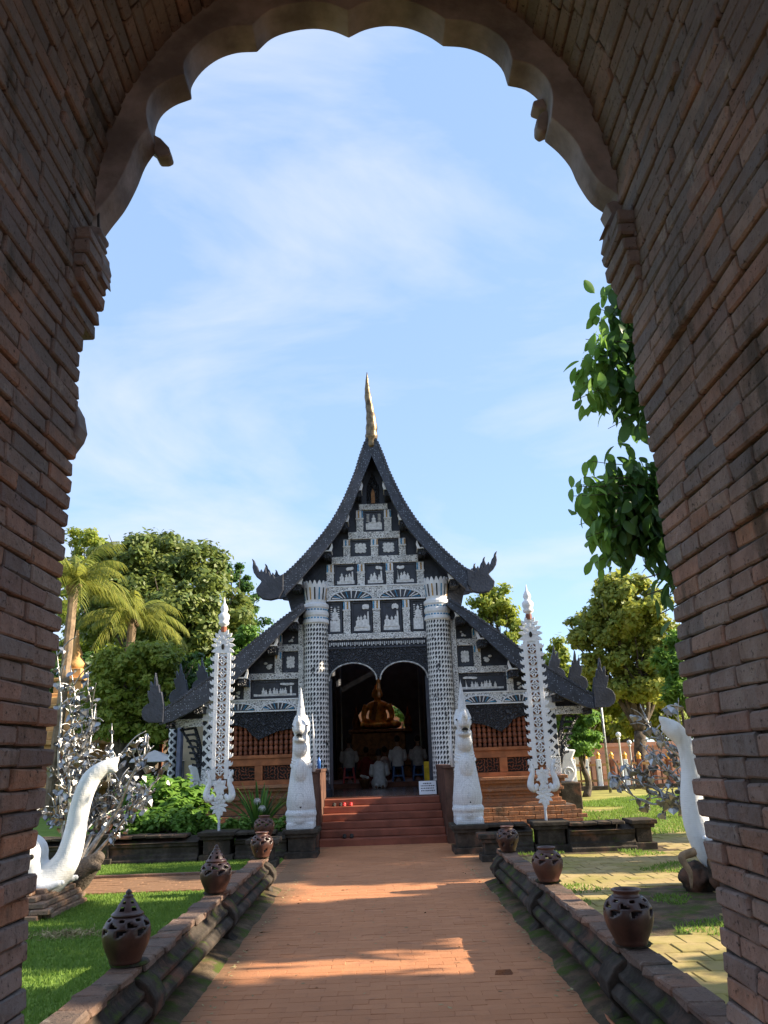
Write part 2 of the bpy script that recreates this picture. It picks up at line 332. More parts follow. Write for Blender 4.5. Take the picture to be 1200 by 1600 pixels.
def chamfer_mesh(name, mat, L, D, H, ch=.006, jit=.004, seed=0):      # worn block: length x, depth y, height z
    r = random.Random(seed); b = MB(); hx, hy, hz = L/2, D/2, H/2; vs_ = []; idx = {}
    cor = {s_: Vector((s_[0]*hx + r.uniform(-jit, jit), s_[1]*hy + r.uniform(-jit, jit)*.6, s_[2]*hz + r.uniform(-jit, jit)*.7)) for s_ in [(a, c, e) for a in (-1,1) for c in (-1,1) for e in (-1,1)]}
    cc = {s_: ch*r.uniform(.5, 2.0) for s_ in cor}
    for s_, p in cor.items():
        for ax in range(3):
            q = p.copy()
            for k in range(3):
                if k != ax: q[k] -= s_[k]*cc[s_]
            idx[(s_, ax)] = len(vs_); vs_.append(q)
    fs = []
    for ax in range(3):
        o1, o2 = (ax+1) % 3, (ax+2) % 3
        for sg in (-1, 1):
            def mk(a, c):
                t_ = [0,0,0]; t_[ax] = sg; t_[o1] = a; t_[o2] = c; return idx[(tuple(t_), ax)]
            q = [mk(-1,-1), mk(1,-1), mk(1,1), mk(-1,1)]; fs.append(tuple(q if sg > 0 else q[::-1]))
    for ax in range(3):                        # edges parallel to ax
        o1, o2 = (ax+1) % 3, (ax+2) % 3
        for a in (-1, 1):
            for c in (-1, 1):
                def mk(e, fa):
                    t_ = [0,0,0]; t_[ax] = e; t_[o1] = a; t_[o2] = c; return idx[(tuple(t_), fa)]
                q = [mk(-1,o1), mk(1,o1), mk(1,o2), mk(-1,o2)]; fs.append(tuple(q if a*c < 0 else q[::-1]))
    for s_ in cor:
        q = [idx[(s_,0)], idx[(s_,1)], idx[(s_,2)]]; fs.append(tuple(q if s_[0]*s_[1]*s_[2] > 0 else q[::-1]))
    return b.add(vs_, fs)
def field(items, variants, mat, name, parent, stuffname, limit=300):
    """items: (matrix, priority). The largest in view become objects, the rest one joined part."""
    items = sorted(items, key=lambda t: -t[1]); meshes = [v.mesh(name, mat) for v in variants]
    for i, (mtx, pr) in enumerate(items[:limit]):
        o = bpy.data.objects.new(name, meshes[i*7 % len(meshes)]); C.objects.link(o); o.parent = parent
        o.matrix_parent_inverse = WM.get(parent.name, Matrix()).inverted(); o.matrix_basis = mtx
    if len(items) > limit:
        b = MB()
        for i, (mtx, pr) in enumerate(items[limit:]):
            v = variants[i*5 % len(variants)]; b.add(v.v, v.f, mtx)
        o = b.build(stuffname, mat, parent); o['kind'] = 'stuff'
def view_size(p, s):
    q = pix(p)
    if q is None: return -1
    if not (-40 < q[0] < 1240 and -40 < q[1] < 1640): return 0.001 * s / q[2]
    return s * FPX / q[2]
# ---- path pavers
pv = [chamfer_mesh('p', None, .2245, .1105, .05, .0022, .002, i) for i in range(8)]
sunk = [gnd(280+x/1.714, 1280+y/1.714) for x, y in [(400,370),(560,362),(665,420),(930,405),(960,407),(540,243),(740,265),(620,335),(490,385)]]
items = []; yy = 2.2; row = 0
while yy < 16.45:
    x = -1.72 + (row % 2)*.114 + rng.uniform(-.01, .01)
    while x < 1.62:
        cx = x + .111; z = -.025 + rng.uniform(-.0015, .0015); rx_, ry_ = rng.gauss(0, .004), rng.gauss(0, .003)
        if any((Vector((cx, yy, 0)) - q).length < .10 for q in sunk): z -= .016; rx_ += rng.uniform(-.05, .05)
        mtx = Matrix.Translation((cx, yy, z)) @ Euler((rx_, ry_, rng.gauss(0, .008))).to_matrix().to_4x4()
        items.append((mtx, view_size((cx, yy, 0), .2))); x += .2255
    yy += .1115; row += 1
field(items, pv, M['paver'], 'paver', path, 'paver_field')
items = []; yy = 11.62; row = 0
while yy < 13.02:
    x = -8.0 + (row % 2)*.114
    while x < -1.8:
        items.append((Matrix.Translation((x, yy, -.012+rng.uniform(-.003,.003))), view_size((x, yy, 0), .2))); x += .2255
    yy += .1115; row += 1
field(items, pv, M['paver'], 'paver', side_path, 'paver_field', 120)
kerb = MB(); kerb.box(-9, -1.78, 13.0, 13.09, -.02, .05); tag(kerb.build('path_kerb', M['coping'], side_path, bevel=.01), None)
# ---- court tiles on the right
ct = [chamfer_mesh('t', None, .297, .297, .04, .006, .004, 20+i) for i in range(6)]
items = []; yy = 3.2; row = 0; court_o = bpy.data.objects['court_bed']
while yy < 24:
    x = 1.95 + (row % 2)*.15
    while x < min(12, 3.2 + .42*yy):
        if not (yy > 14.0 and yy < 15.4 and x < 4.7) and not (yy > 15.4 and x < 4.6) and mnoise.noise(Vector((x*.45, yy*.3, 3))) < .42:
            items.append((Matrix.Translation((x, yy, -.022+rng.uniform(-.005,.004))) @ Euler((rng.gauss(0,.008), rng.gauss(0,.008), rng.gauss(0,.008))).to_matrix().to_4x4(), view_size((x, yy, 0), .3)))
        x += .303
    yy += .303; row += 1
field(items, ct, M['court'], 'court_tile', court_o, 'court_tile_field')
# ---- the brick gateway
gate = thing('brick_gateway', 'old brick gateway with cusped plaster arch framing the view', 'gateway', (0, 1.3, 0))
left = [(-1.16,-.1),(-1.175,.6),(-1.205,1.0),(-1.215,1.3),(-1.19,1.65),(-1.20,2.1),(-1.205,2.6),(-1.205,3.2),(-1.20,3.45),(-1.205,3.8),(-1.21,4.0)]
right = [(1.07,-.1),(1.08,.7),(1.115,1.0),(1.12,1.27),(1.095,1.6),(1.12,2.1),(1.12,2.5),(1.105,2.8),(1.10,3.2),(1.115,3.5),(1.115,3.8),(1.13,4.0)]
cx0 = -.04; arc = [(cx0 + 1.17*math.cos(a), 4.0 + 1.42*math.sin(a)) for a in [PI*(1 - i/24) for i in range(25)]][1:-1]
prof = [Vector((x, 0, z)) for x, z in left + arc + right[::-1]]
seg = [0.]
for a, b in zip(prof, prof[1:]): seg.append(seg[-1] + (b-a).length)
def pt(s):
    i = min(max(int(np.searchsorted(seg, s)) - 1, 0), len(prof)-2); t = (s-seg[i])/(seg[i+1]-seg[i]); return prof[i].lerp(prof[i+1], t)
off = .018
core_in = []
for i in range(60):
    s = seg[-1]*i/59; p = pt(s); t = (pt(min(s+.05, seg[-1])) - pt(max(s-.05, 0))).normalized(); n = Vector((-t.z, 0, t.x)); q = p + n*off   # outward
    core_in.append((q.x, q.z))
gc = MB(); gc.prism([(-2.6,-.1),(-2.6,6.6),(2.5,6.6),(2.5,-.1)] + core_in[::-1], -.45, 2.966)
gc.build('mortar_core', M['mortar'], gate)
bv = [chamfer_mesh('b', None, 1., 1., 1., .0, .0, 0)]
bvar = [chamfer_mesh('b', None, .25, .11, .0625, .0042, .0062, 40+i) for i in range(14)]
items = []; s = .03; ci = 0
while s < seg[-1] - .03:
    p = pt(s); t = (pt(min(s+.06, seg[-1])) - pt(max(s-.06, 0))).normalized(); nout = Vector((-t.z, 0, t.x))
    rag = rng.uniform(-.007, .006) if p.z > 1.75 else rng.uniform(-.055, .022)
    if 3.05 < p.z < 3.95: rag += .02*math.sin(p.z*9)
    y = 2.985 + rag; shift = rng.gauss(0, .003) + .003*math.sin(ci*.7)
    while y > -.4:
        ln = rng.choice([.275, .285, .265, .30, .16, .28, .21, .25]); 
        c = p + nout*(.052 + shift + rng.gauss(0, .0032)); c.y = y - ln/2
        yax = nout; zax = t; xax = yax.cross(zax)
        rot = Matrix((xax, yax, zax)).transposed().to_4x4(); 
        j = Euler((rng.gauss(0,.008), rng.gauss(0,.008), rng.gauss(0,.008))).to_matrix().to_4x4()
        sc = Matrix.Diagonal(((ln-.008)/.25, 1, rng.uniform(.96, 1.06), 1))
        if c.y > .7: items.append((Matrix.Translation(c) @ rot @ j @ sc, view_size(c, ln)))
        y -= ln
    s += .0685; ci += 1
field(items, bvar, M['brick'], 'brick', gate, 'brickwork')
# cusped plaster arch at the mouth of the gateway
inn = [(160, 378), (176, 356), (196, 330), (214, 296), (228, 262), (246, 236), (243, 209), (252, 184), (272, 167), (300, 156), (300, 137), (316, 113), (341, 94), (370, 84), (402, 82), (424, 62), (453, 51), (489, 46), (520, 50), (545, 60), (570, 48), (601, 42), (636, 45), (669, 58), (692, 73), (727, 76), (759, 88), (783, 108), (793, 135), (821, 142), (843, 161), (853, 187), (851, 222), (872, 240), (890, 262), (902, 288), (922, 318), (946, 336)]
outp = [(150,380),(149,330),(153,290),(165,250),(182,205),(205,168),(245,112),(300,52),(355,10),(430,-30),(520,-52),(600,-58),(680,-45),(750,-8),(800,25),(850,78),(900,148),(935,215),(957,290),(958,338)]
def xz(p, Y=2.93): q = at(p[0], p[1], Y); return (q.x, q.z)
cus = [(246,236),(300,156),(402,82),(545,60),(692,73),(793,135),(851,222)]; ks = [0] + [i for i, p in enumerate(inn) if p in cus] + [len(inn)-1]; fine = []
for a, c in zip(ks, ks[1:]): fine += [(p.x, p.y) for p in smooth_path([(x, y, 0) for x, y in inn[a:c+1]], 4)[:-1]]
inn = fine + [inn[-1]]
pol = [xz(p, 3.13) for p in inn] + [(cx0 + (x-cx0)*1.22, 4.0 + (z-4.0)*1.2 if z > 4.0 else z - .25) for x, z in [xz(p, 3.03) for p in outp]][::-1]
ar = MB(); ar.prism(pol, 2.972, 3.13); ar.build('plaster_arch', M['plaster'], gate, bevel=.005)
# broken stucco ornaments that stick out past the arch
def blob(pts, y0, y1, name='stucco_ornament'):
    b = MB(); b.prism([xz(p, y1) for p in pts], y0, y1); b.build(name, M['plaster'], gate, bevel=.01)
blob([(232,240),(236,226),(247,228),(258,234),(270,247),(273,258),(265,262),(252,262),(246,250)], 3.09, 3.17)
blob([(829,176),(838,174),(847,172),(862,176),(862,190),(850,190),(838,188),(828,184)], 3.09, 3.17); blob([(834,205),(842,194),(849,190),(864,196),(864,218),(850,220),(842,224),(834,218)], 3.09, 3.17)
blob([(135,376),(158,376),(170,378),(172,386),(166,390),(170,398),(160,402),(135,405)], 2.95, 3.06); blob([(130,412),(160,415),(172,418),(175,432),(172,440),(174,458),(168,452),(160,462),(130,470)], 2.95, 3.06)
blob([(937,343),(948,338),(985,345),(985,400),(944,402),(938,398),(942,375),(935,378),(945,358)], 2.95, 3.06); blob([(112,630),(125,638),(134,655),(138,680),(133,694),(118,714),(106,700)], 2.95, 3.06)
for sd in (-1, 1):                            # broken corbel courses under the springing of the arch
    for i, pr_ in enumerate((.012, .022, .036, .05, .058, .05)):
        xw = (-1.20 + pr_) if sd < 0 else (1.112 - pr_*1.1); b = chamfer_mesh('k', None, .16, .26, .062, .006, .008, 140+i+20*sd); o = b.build('corbel_brick', M['brick'], gate, world=True); o.location = (xw + sd*.08, 2.93 + rng.uniform(-.01, .015), 3.40 + .067*i)
b = MB(); b.tube(smooth_path([at(x, y, 2.995) + Vector((.012, 0, -.012)) for x, y in ((150,372),(153,295),(182,205),(245,112),(300,52),(355,10),(430,-30))], 4), .006, 5); b.build('light_cable', M['rubber'], gate, smooth=True)
# ---- low rails along the path
def run(b, poly, x0, x1):                     # profile (y, z) extruded along x
    n = len(poly); a = sum(poly[i][0]*poly[(i+1)%n][1] - poly[(i+1)%n][0]*poly[i][1] for i in range(n))
    if a < 0: poly = poly[::-1]
    b.add([(x0, y, z) for y, z in poly] + [(x1, y, z) for y, z in poly], [tuple(range(n-1,-1,-1)), tuple(range(n, 2*n))] + [(i, (i+1)%n, (i+1)%n+n, i+n) for i in range(n)]); return b
cop = [chamfer_mesh('c', None, .185, .238, .052, .009, .008, 60+i) for i in range(6)]
vase_y = {-1: [5.61, 8.33, 11.1], 1: [5.62, 8.30, 10.88]}
def rail(sd):
    xc = -1.635 if sd < 0 else 1.54
    t = thing('brick_rail', 'low mossy brick rail along the %s edge of the path, carrying %s' % (('left', 'lidded clay jars') if sd < 0 else ('right', 'open-mouthed clay jars')), 'rail', (xc, 7.2, 0), 'low rails beside the path')
    def X(u): return xc + sd*u                # u: away from the path
    y0, y1 = 2.95, 11.35
    b = MB(); b.prism([(X(-.10),.235),(X(-.135),.25),(X(-.14),.285),(X(-.105),.30),(X(-.075),.33),(X(-.075),.36),(X(.09),.36),(X(.09),.235)], y0, y1); b.build('rail_beam', M['rail'], t, bevel=.008)
    b = MB(); b.prism([(X(-.185),.15),(X(-.195),.19),(X(-.15),.233),(X(.08),.233),(X(.08),.15)], y0+.03, y1-.05); b.build('rail_ledge', M['rail'], t, bevel=.008)
    b = MB(); b.box(min(X(-.06),X(.07)), max(X(-.06),X(.07)), y0, y1-.02, -.04, .152); b.build('recessed_panel', M['dirt'], t)
    b = MB(); n = 60; vs_ = []
    for i in range(n):
        yy = y0 + (y1-y0)*i/(n-1); w = .05*mnoise.noise(Vector((yy*1.3, sd*5, 0))); h = .02*mnoise.noise(Vector((yy*2, sd*9, 4)))
        vs_ += [(X(-.30+w*.6), yy, -.02), (X(-.24+w*.6), yy, .012+h), (X(-.15), yy, .04+h), (X(-.05), yy, .06)]
    b.add(vs_, [(i*4+k, i*4+k+1, (i+1)*4+k+1, (i+1)*4+k) if sd < 0 else (i*4+k, (i+1)*4+k, (i+1)*4+k+1, i*4+k+1) for i in range(n-1) for k in range(3)]); b.build('rail_footing', M['dirt'], t, smooth=True)
    for vy in [y0+.35] + vase_y[sd]:
        b = MB(); b.prism([(X(-.20),.148),(X(-.17),.11),(X(-.14),.08),(X(-.15),.05),(X(-.22),.01),(X(-.23),-.03),(X(.10),-.03),(X(.10),.148)], vy-.10, vy+.10)
        b.prism([(X(-.10),.358),(X(-.155),.32),(X(-.21),.24),(X(-.205),.15),(X(.11),.15),(X(.11),.358)], vy-.12, vy+.12)
        b.build('rail_post', M['rail'], t, bevel=.012)
        b = MB(); b.lathe([(.115,.40),(.125,.41),(.115,.425)], (xc, vy, .012), 14); b.build('jar_plinth', M['rail'], t, bevel=.006)
    its = []; yy = y0 + .12
    while yy < y1:
        its.append((Matrix.Translation((xc + rng.gauss(0,.006), yy, .387 + rng.gauss(0,.003))) @ Euler((rng.gauss(0,.01), rng.gauss(0,.01), rng.gauss(0,.02))).to_matrix().to_4x4(), 1)); yy += .244
    field(its, cop, M['coping'], 'coping_brick', t, 'coping')
rail(-1); rail(1)
# ---- moulded low cross walls, pedestals, garden bed
WP = [(-.06,-.05),(-.06,.05),(-.02,.07),(-.02,.12),(.02,.14),(.02,.24),(-.02,.26),(-.02,.30),(-.06,.32),(-.06,.40),(-.03,.43),(.42,.43),(.42,-.05)]
def cross_wall(x0, x1, y, label):
    t = thing('low_brick_wall', label, 'wall', ((x0+x1)/2, y+.2, 0)); b = MB(); run(b, [(y+a, z) for a, z in WP[:-4]] + [(y+.40,.40),(y+.40,-.05)], x0, x1); b.build('wall_body', M['wall_dark'], t, bevel=.01)
    its = []; x = x0 + .12
    while x < x1 - .1: its.append((Matrix.Translation((x, y+.16, .425+rng.gauss(0,.003))) @ Euler((rng.gauss(0,.01), rng.gauss(0,.01), rng.gauss(0,.01))).to_matrix().to_4x4(), 1)); x += .234
    field(its, [chamfer_mesh('c', None, .228, .40, .05, .008, .006, 80+i) for i in range(4)], M['wall_dark'], 'coping_brick', t, 'coping'); return t
cross_wall(-7.2, -3.25, 14.85, 'low dark moulded brick wall fronting the leafy garden bed')
cross_wall(-2.62, -1.72, 14.88, 'short dark brick wall between left banner and left serpent pedestals')
cross_wall(3.1, 4.2, 14.35, 'low mossy brick wall right of the right banner pedestal')
cross_wall(1.74, 2.52, 14.6, 'short mossy brick wall between right serpent and right banner pedestals')
def pedestal(x, y, w, d, h, label, mat='wall_dark'):
    t = thing('brick_pedestal', label, 'pedestal', (x, y, 0))
    for nm, z0, z1, g in (('pedestal_base', -.05, .10, .06), ('pedestal_shaft', .10, h-.13, 0), ('pedestal_moulding', h-.13, h-.07, .05), ('pedestal_cap', h-.07, h, .09)):
        b = MB(); b.box(x-w/2-g, x+w/2+g, y-d/2-g, y+d/2+g, z0, z1); b.build(nm, M[mat], t, bevel=.012)
    return t
pedestal(-1.47, 15.1, .44, .6, .46, 'dark brick pedestal carrying the left white serpent'); pedestal(1.44, 14.85, .44, .6, .46, 'dark brick pedestal carrying the right white serpent')
pedestal(-2.93, 15.05, .46, .46, .47, 'brick pedestal under the left white lattice banner'); pedestal(2.83, 14.75, .46, .46, .47, 'brick pedestal under the right white lattice banner')
pedestal(-1.98, 13.9, .34, .34, .42, 'squat brick pedestal with a round clay jar, left of the steps'); pedestal(1.72, 13.6, .34, .34, .40, 'squat empty brick pedestal at the right end of the path')
pedestal(4.36, 14.58, .26, .40, .46, 'square block ending the right mossy brick wall')
pedestal(-4.93, 14.95, .30, .30, .50, 'small brick block with a clay jar on the garden wall')
# ================================================================== THE TEMPLE
TX, FY = -.05, 19.0                                     # axis and facade plane
tem = thing('wooden_temple', 'black wooden temple hall with white lattice columns, tiered roof and gilt spire', 'temple', (TX, FY, 0))
def tb(): return MB()
def tbox(name, mat, x0, x1, y0, y1, z0, z1, parent=tem, bevel=0, both=True):
    """box in temple coordinates (x from the axis, y from the facade plane), mirrored when it stands off the axis"""
    out = []
    for sd in ((1, -1) if both and (x0 > 0 or x1 < 0) else (1,)):
        a, b_ = sorted((TX + sd*x0, TX + sd*x1)); m = MB(); m.box(a, b_, FY+y0, FY+y1, z0, z1); out.append(m.build(name, M[mat], parent, bevel=bevel))
    return out
UO = UO_ = [(.0,9.62),(.15,9.38),(.27,9.05),(.41,8.6),(.57,8.2),(.72,7.85),(.88,7.54),(1.05,7.25),(1.27,6.95),(1.5,6.68),(1.73,6.42),(1.97,6.17),(2.18,5.98),(2.36,5.84)]
UI = UI_ = [(.0,9.0),(.04,8.9),(.15,8.62),(.28,8.3),(.39,8.0),(.51,7.7),(.66,7.38),(.83,7.06),(1.04,6.77),(1.26,6.5),(1.48,6.23),(1.71,5.97),(1.94,5.72),(2.2,5.46)]
LO = LO_ = [(1.75,5.22),(2.08,5.0),(2.32,4.83),(2.78,4.48),(3.05,4.26),(3.3,4.05),(3.58,3.82),(3.87,3.6),(4.12,3.43),(4.37,3.27),(4.62,3.09),(4.87,2.93),(5.15,2.78)]
LI = LI_ = [(1.72,5.08),(2.05,4.78),(2.3,4.53),(2.6,4.22),(2.85,3.97),(3.1,3.72),(3.35,3.48),(3.68,3.23),(4.02,2.98),(4.28,2.83),(4.55,2.70),(4.8,2.58),(5.1,2.50)]
CH1 = [(1000,1010),(1040,1030),(1050,1008),(1060,1022),(1070,995),(1080,1010),(1086,968),(1097,1000),(1107,982),(1114,1000),(1125,970),(1134,960),(1140,940),(1153,930),(1147,950),(1149,975),(1143,1000),(1130,1020),(1112,1035),(1105,1045),(1115,1060),(1131,1080),(1126,1105),(1100,1130),(1060,1136),(1020,1128),(1000,1090)]
CH1 = [((x-1000)*.00495, (1060-y)*.00495) for x, y in CH1]
CH2 = [(-.05,.19),(-.02,.33),(.0,.43),(.02,.50),(.05,.46),(.07,.56),(.09,.66),(.12,.61),(.135,.74),(.16,.84),(.175,.93),(.195,.80),(.19,.70),(.215,.60),(.24,.66),(.275,.74),(.285,.63),(.27,.53),(.30,.50),(.335,.53),(.32,.41),(.29,.31),(.265,.25),(.32,.23),(.40,.17),(.44,.07),(.435,-.03),(.38,-.12),(.28,-.18),(.10,-.19),(-.05,-.19)]
def tile_edge(name, curve, y0, dz, sd, dx, step=.085, parent=tem):
    """scalloped tile ends along the upper edge of a barge board"""
    b = MB(); P = [Vector((x+dx, 0, z+dz)) for x, z in curve]; L = [0.]
    for a, c in zip(P, P[1:]): L.append(L[-1]+(c-a).length)
    s = .05
    while s < L[-1]:
        i = max(0, int(np.searchsorted(L, s))-1); t = (s-L[i])/(L[i+1]-L[i]); p = P[i].lerp(P[i+1], t); d = (P[i+1]-P[i]).normalized(); n = Vector((-d.z, 0, d.x)); n = n if n.z > 0 else -n
        q = [p-d*.045-n*.02, p+d*.048-n*.02, p+d*.05+n*.012, p+n*.042, p-d*.035+n*.03]
        b.prism([(TX+sd*v.x, v.z) for v in q], y0-.02, y0+.17); s += step
    o = b.build(name, M['black'], parent); o['kind'] = 'stuff'; return o
def chofa(out, x, z, y, sd, sc=1., dz=0, parent=tem, name='serpent_finial'):
    b = MB(); b.prism([(TX+sd*(x+u*sc), z+v*sc+dz) for u, v in out], y-.02, y+.12); return b.build(name, M['black_plain'], parent, bevel=.02)
def roof_layer(y0, y1, dz, dx, front):
    fs = .9715 if front else 1.0; sq = lambda c: [(x*fs, 1.6+(z-1.6)*fs) for x, z in c]; UO, UI, LO, LI = (sq(c) for c in (UO_, UI_, LO_, LI_))
    for sd in (1, -1):
        for nm, O, I in (('upper', UO, UI), ('lower', LO, LI)):
            b = MB(); b.prism([(TX+sd*(x+dx), z+dz) for x, z in O] + [(TX+sd*(x+dx), z+dz) for x, z in I][::-1], FY+y0, FY+y0+.14)
            bo = b.build('barge_board', M['black'], tem); tile_edge('tile_end_row', O, FY+y0, dz, sd, dx, parent=bo)
            # roof slab behind the board, black tiles above and boarded soffit below
            n = len(O); vs_ = []
            for yy in (FY+y0+.14, FY+y1):
                vs_ += [(TX+sd*(x+dx), yy, z+dz-.015) for x, z in O]
            b = MB(); b.add(vs_, [(i, i+1, n+i+1, n+i) if sd < 0 else (i+1, i, n+i, n+i+1) for i in range(n-1)]); b.build('roof_slope', M['black_plain'], tem)
            vs_ = []
            for yy in (FY+y0+.14, FY+y1):
                vs_ += [(TX+sd*(x+dx-.02), yy, z+dz-.10) for x, z in O]
            b = MB(); b.add(vs_, [(i+1, i, n+i, n+i+1) if sd < 0 else (i, i+1, n+i+1, n+i) for i in range(n-1)]); b.build('roof_soffit', M['black_plain' if front else 'soffit'], tem)
        chofa(CH1, 2.24*fs+dx, 1.6+4.12*fs+dz, FY+y0-.03, sd); chofa(CH2, 5.06*fs+dx, 1.6+1.14*fs+dz, FY+y0-.03, sd)
    gp = [(TX+s_*(x+dx), z+dz) for s_, lst in ((-1, UI[::-1]), (1, UI[1:])) for x, z in lst]
    b = MB(); b.prism(gp + [(TX+1.9+dx, 4.4+dz), (TX-1.9-dx, 4.4+dz)], FY+y0+.62, FY+y0+.70); b.build('gable_wall', M['black_plain'], tem)
    if not front:
        for sd in (1, -1):
            b = MB(); b.prism([(TX+sd*(x+dx), z+dz) for x, z in LI] + [(TX+sd*(4.2+dx), 2.5+dz), (TX+sd*1.7, 2.5+dz)], FY+y0+.62, FY+y0+.70); b.build('gable_wall', M['black_plain'], tem)
roof_layer(-.55, 3.0, 0, 0, True); roof_layer(2.7, 6.0, .55, .10, False); roof_layer(5.7, 17.5, 1.08, .2, False)
# gilt spire
sp = smooth_path([(TX, FY-.45, 9.02), (TX+.01, FY-.47, 9.35), (TX+.02, FY-.48, 9.70), (TX-.01, FY-.46, 10.08), (TX-.05, FY-.45, 10.47), (TX-.06, FY-.45, 10.8), (TX-.055, FY-.45, 11.14)], 5)
b = MB(); b.tube(sp, [r_*(1+.07*math.sin(i*1.7)) for i, r_ in enumerate(lerp_list([.11,.155,.135,.10,.085,.05,.008], len(sp)))], 10); b.build('spire_finial', M['gilt'], tem, smooth=True)
# gable backing plates of the front
b = MB(); b.prism([(TX+s_*x, z) for s_, x, z in [(-1,1.2,4.3),(-1,1.2,6.3)] + [(-1, x, z) for x, z in UI[::-1] if x < 1.2] + [(1, x, z) for x, z in UI[1:] if x < 1.2] + [(1,1.2,6.3),(1,1.2,4.3)]], FY+.06, FY+.066); b.build('gable_panel', M['black_plain'], tem)
for sd in (1, -1):
    b = MB(); b.prism([(TX+sd*x, z) for x, z in [(1.76,2.7),(1.76,4.95)] + [p for p in LI if p[0] > 1.8] + [(4.7,2.6),(3.8,2.6)]], FY+.16, FY+.20); b.build('wing_gable_panel', M['black_plain'], tem)
    b = MB(); b.prism([(TX+sd*x, z) for x, z in [(1.2,5.6),(1.2,6.45)] + [p for p in UI if p[0] > 1.25] + [(2.1,5.3)]], FY+.10, FY+.14); b.build('gable_side_panel', M['black_plain'], tem)
# white carved beams and struts
for z0, z1, hw in ((7.54,7.69,.36),(6.79,6.97,.64),(6.17,6.35,1.06),(4.31,4.46,1.19)):
    b = MB(); b.box(TX-hw, TX+hw, FY-.05, FY+.05, z0, z1); b.build('carved_beam', M['lat_beam'] if hw > .4 else M['lat_beam'], tem, bevel=.008)
def arc_beam(xa, xb, z0, z1, y, parent=tem):
    b = MB(); b.box(xa, xb, y, y+.1, z0, z1); bm_ = b.build('arcaded_beam', M['lat_beam'], parent, bevel=.008)
    b = MB(); b.box(xa, xb, y-.015, y, z1-.03, z1); b.box(xa, xb, y-.015, y, z0, z0+.03); b.build('beam_trim', M['white'], bm_)
    mid = (xa+xb)/2; n = 2
    for k in range(n):
        c = xa + (xb-xa)*(k+.5)/n; hw = (xb-xa)/n*.42; h = (z1-z0)*.58
        b = MB(); b.prism([(c+hw*math.cos(PI*i/16), z0+.03+h*math.sin(PI*i/16)) for i in range(17)], y-.012, y-.002); lu = b.build('lunette', M['black_plain'], bm_)
        for i in range(11):
            a = PI*(i+.5)/11; f = MB(); r0, r1 = .55, .94
            f.tube([(c+hw*r0*math.cos(a)*(1 if i != 5 else 0), y-.016, z0+.035+h*.1), (c+hw*r1*math.cos(a), y-.018, z0+.035+h*r1*math.sin(a))], [.008, .016], 5); f.build('fan_leaf', M['white'] if i % 3 else M['glassblue'], bm_)
        ring = MB(); pts = [(c+hw*1.03*math.cos(PI*i/16), y-.016, z0+.03+h*1.03*math.sin(PI*i/16)) for i in range(17)]; ring.tube(pts, .014, 5); ring.build('lunette_rim', M['white'], bm_)
arc_beam(TX-1.19, TX+1.19, 5.25, 5.62, FY-.06)
def strut(x0, x1, z0, z1, y=-.035, parent=tem):
    for sd in ((1, -1) if x0 > 0 else (1,)):
        a, c = sorted((TX+sd*x0, TX+sd*x1)); b = MB(); b.box(a, c, FY+y, FY+.05, z0, z1); s_ = b.build('carved_strut', M['lat_beam'], parent, bevel=.006)
        w = (c-a); hz = min(.2, (z1-z0)*.36)
        for k in range(4):
            b = MB(); xa = a + w*(k+.12)/4; xb = a + w*(k+.88)/4; b.prism([(xa, z1-hz), (xb, z1-hz), (xb, z1-.03), ((xa+xb)/2, z1-.012), (xa, z1-.03)], FY+y-.012, FY+y-.001); b.build('glass_flute', M[('glassblue', 'white', 'glassamber', 'white')[(k + int(z0*10)) % 4]], s_)
        b = MB(); b.box(a-.012, c+.012, FY+y-.018, FY+y+.01, z1-hz-.035, z1-hz-.01); b.build('strut_band', M['white'], s_)
for a in ((.26,.44,6.972,7.538),(.6,.77,6.352,6.788),(-.09,.09,6.352,6.788),(1.01,1.19,5.622,6.168),(.26,.44,5.622,6.168),(.63,.80,4.462,5.248),(-.088,.088,4.462,5.248)): strut(*a)
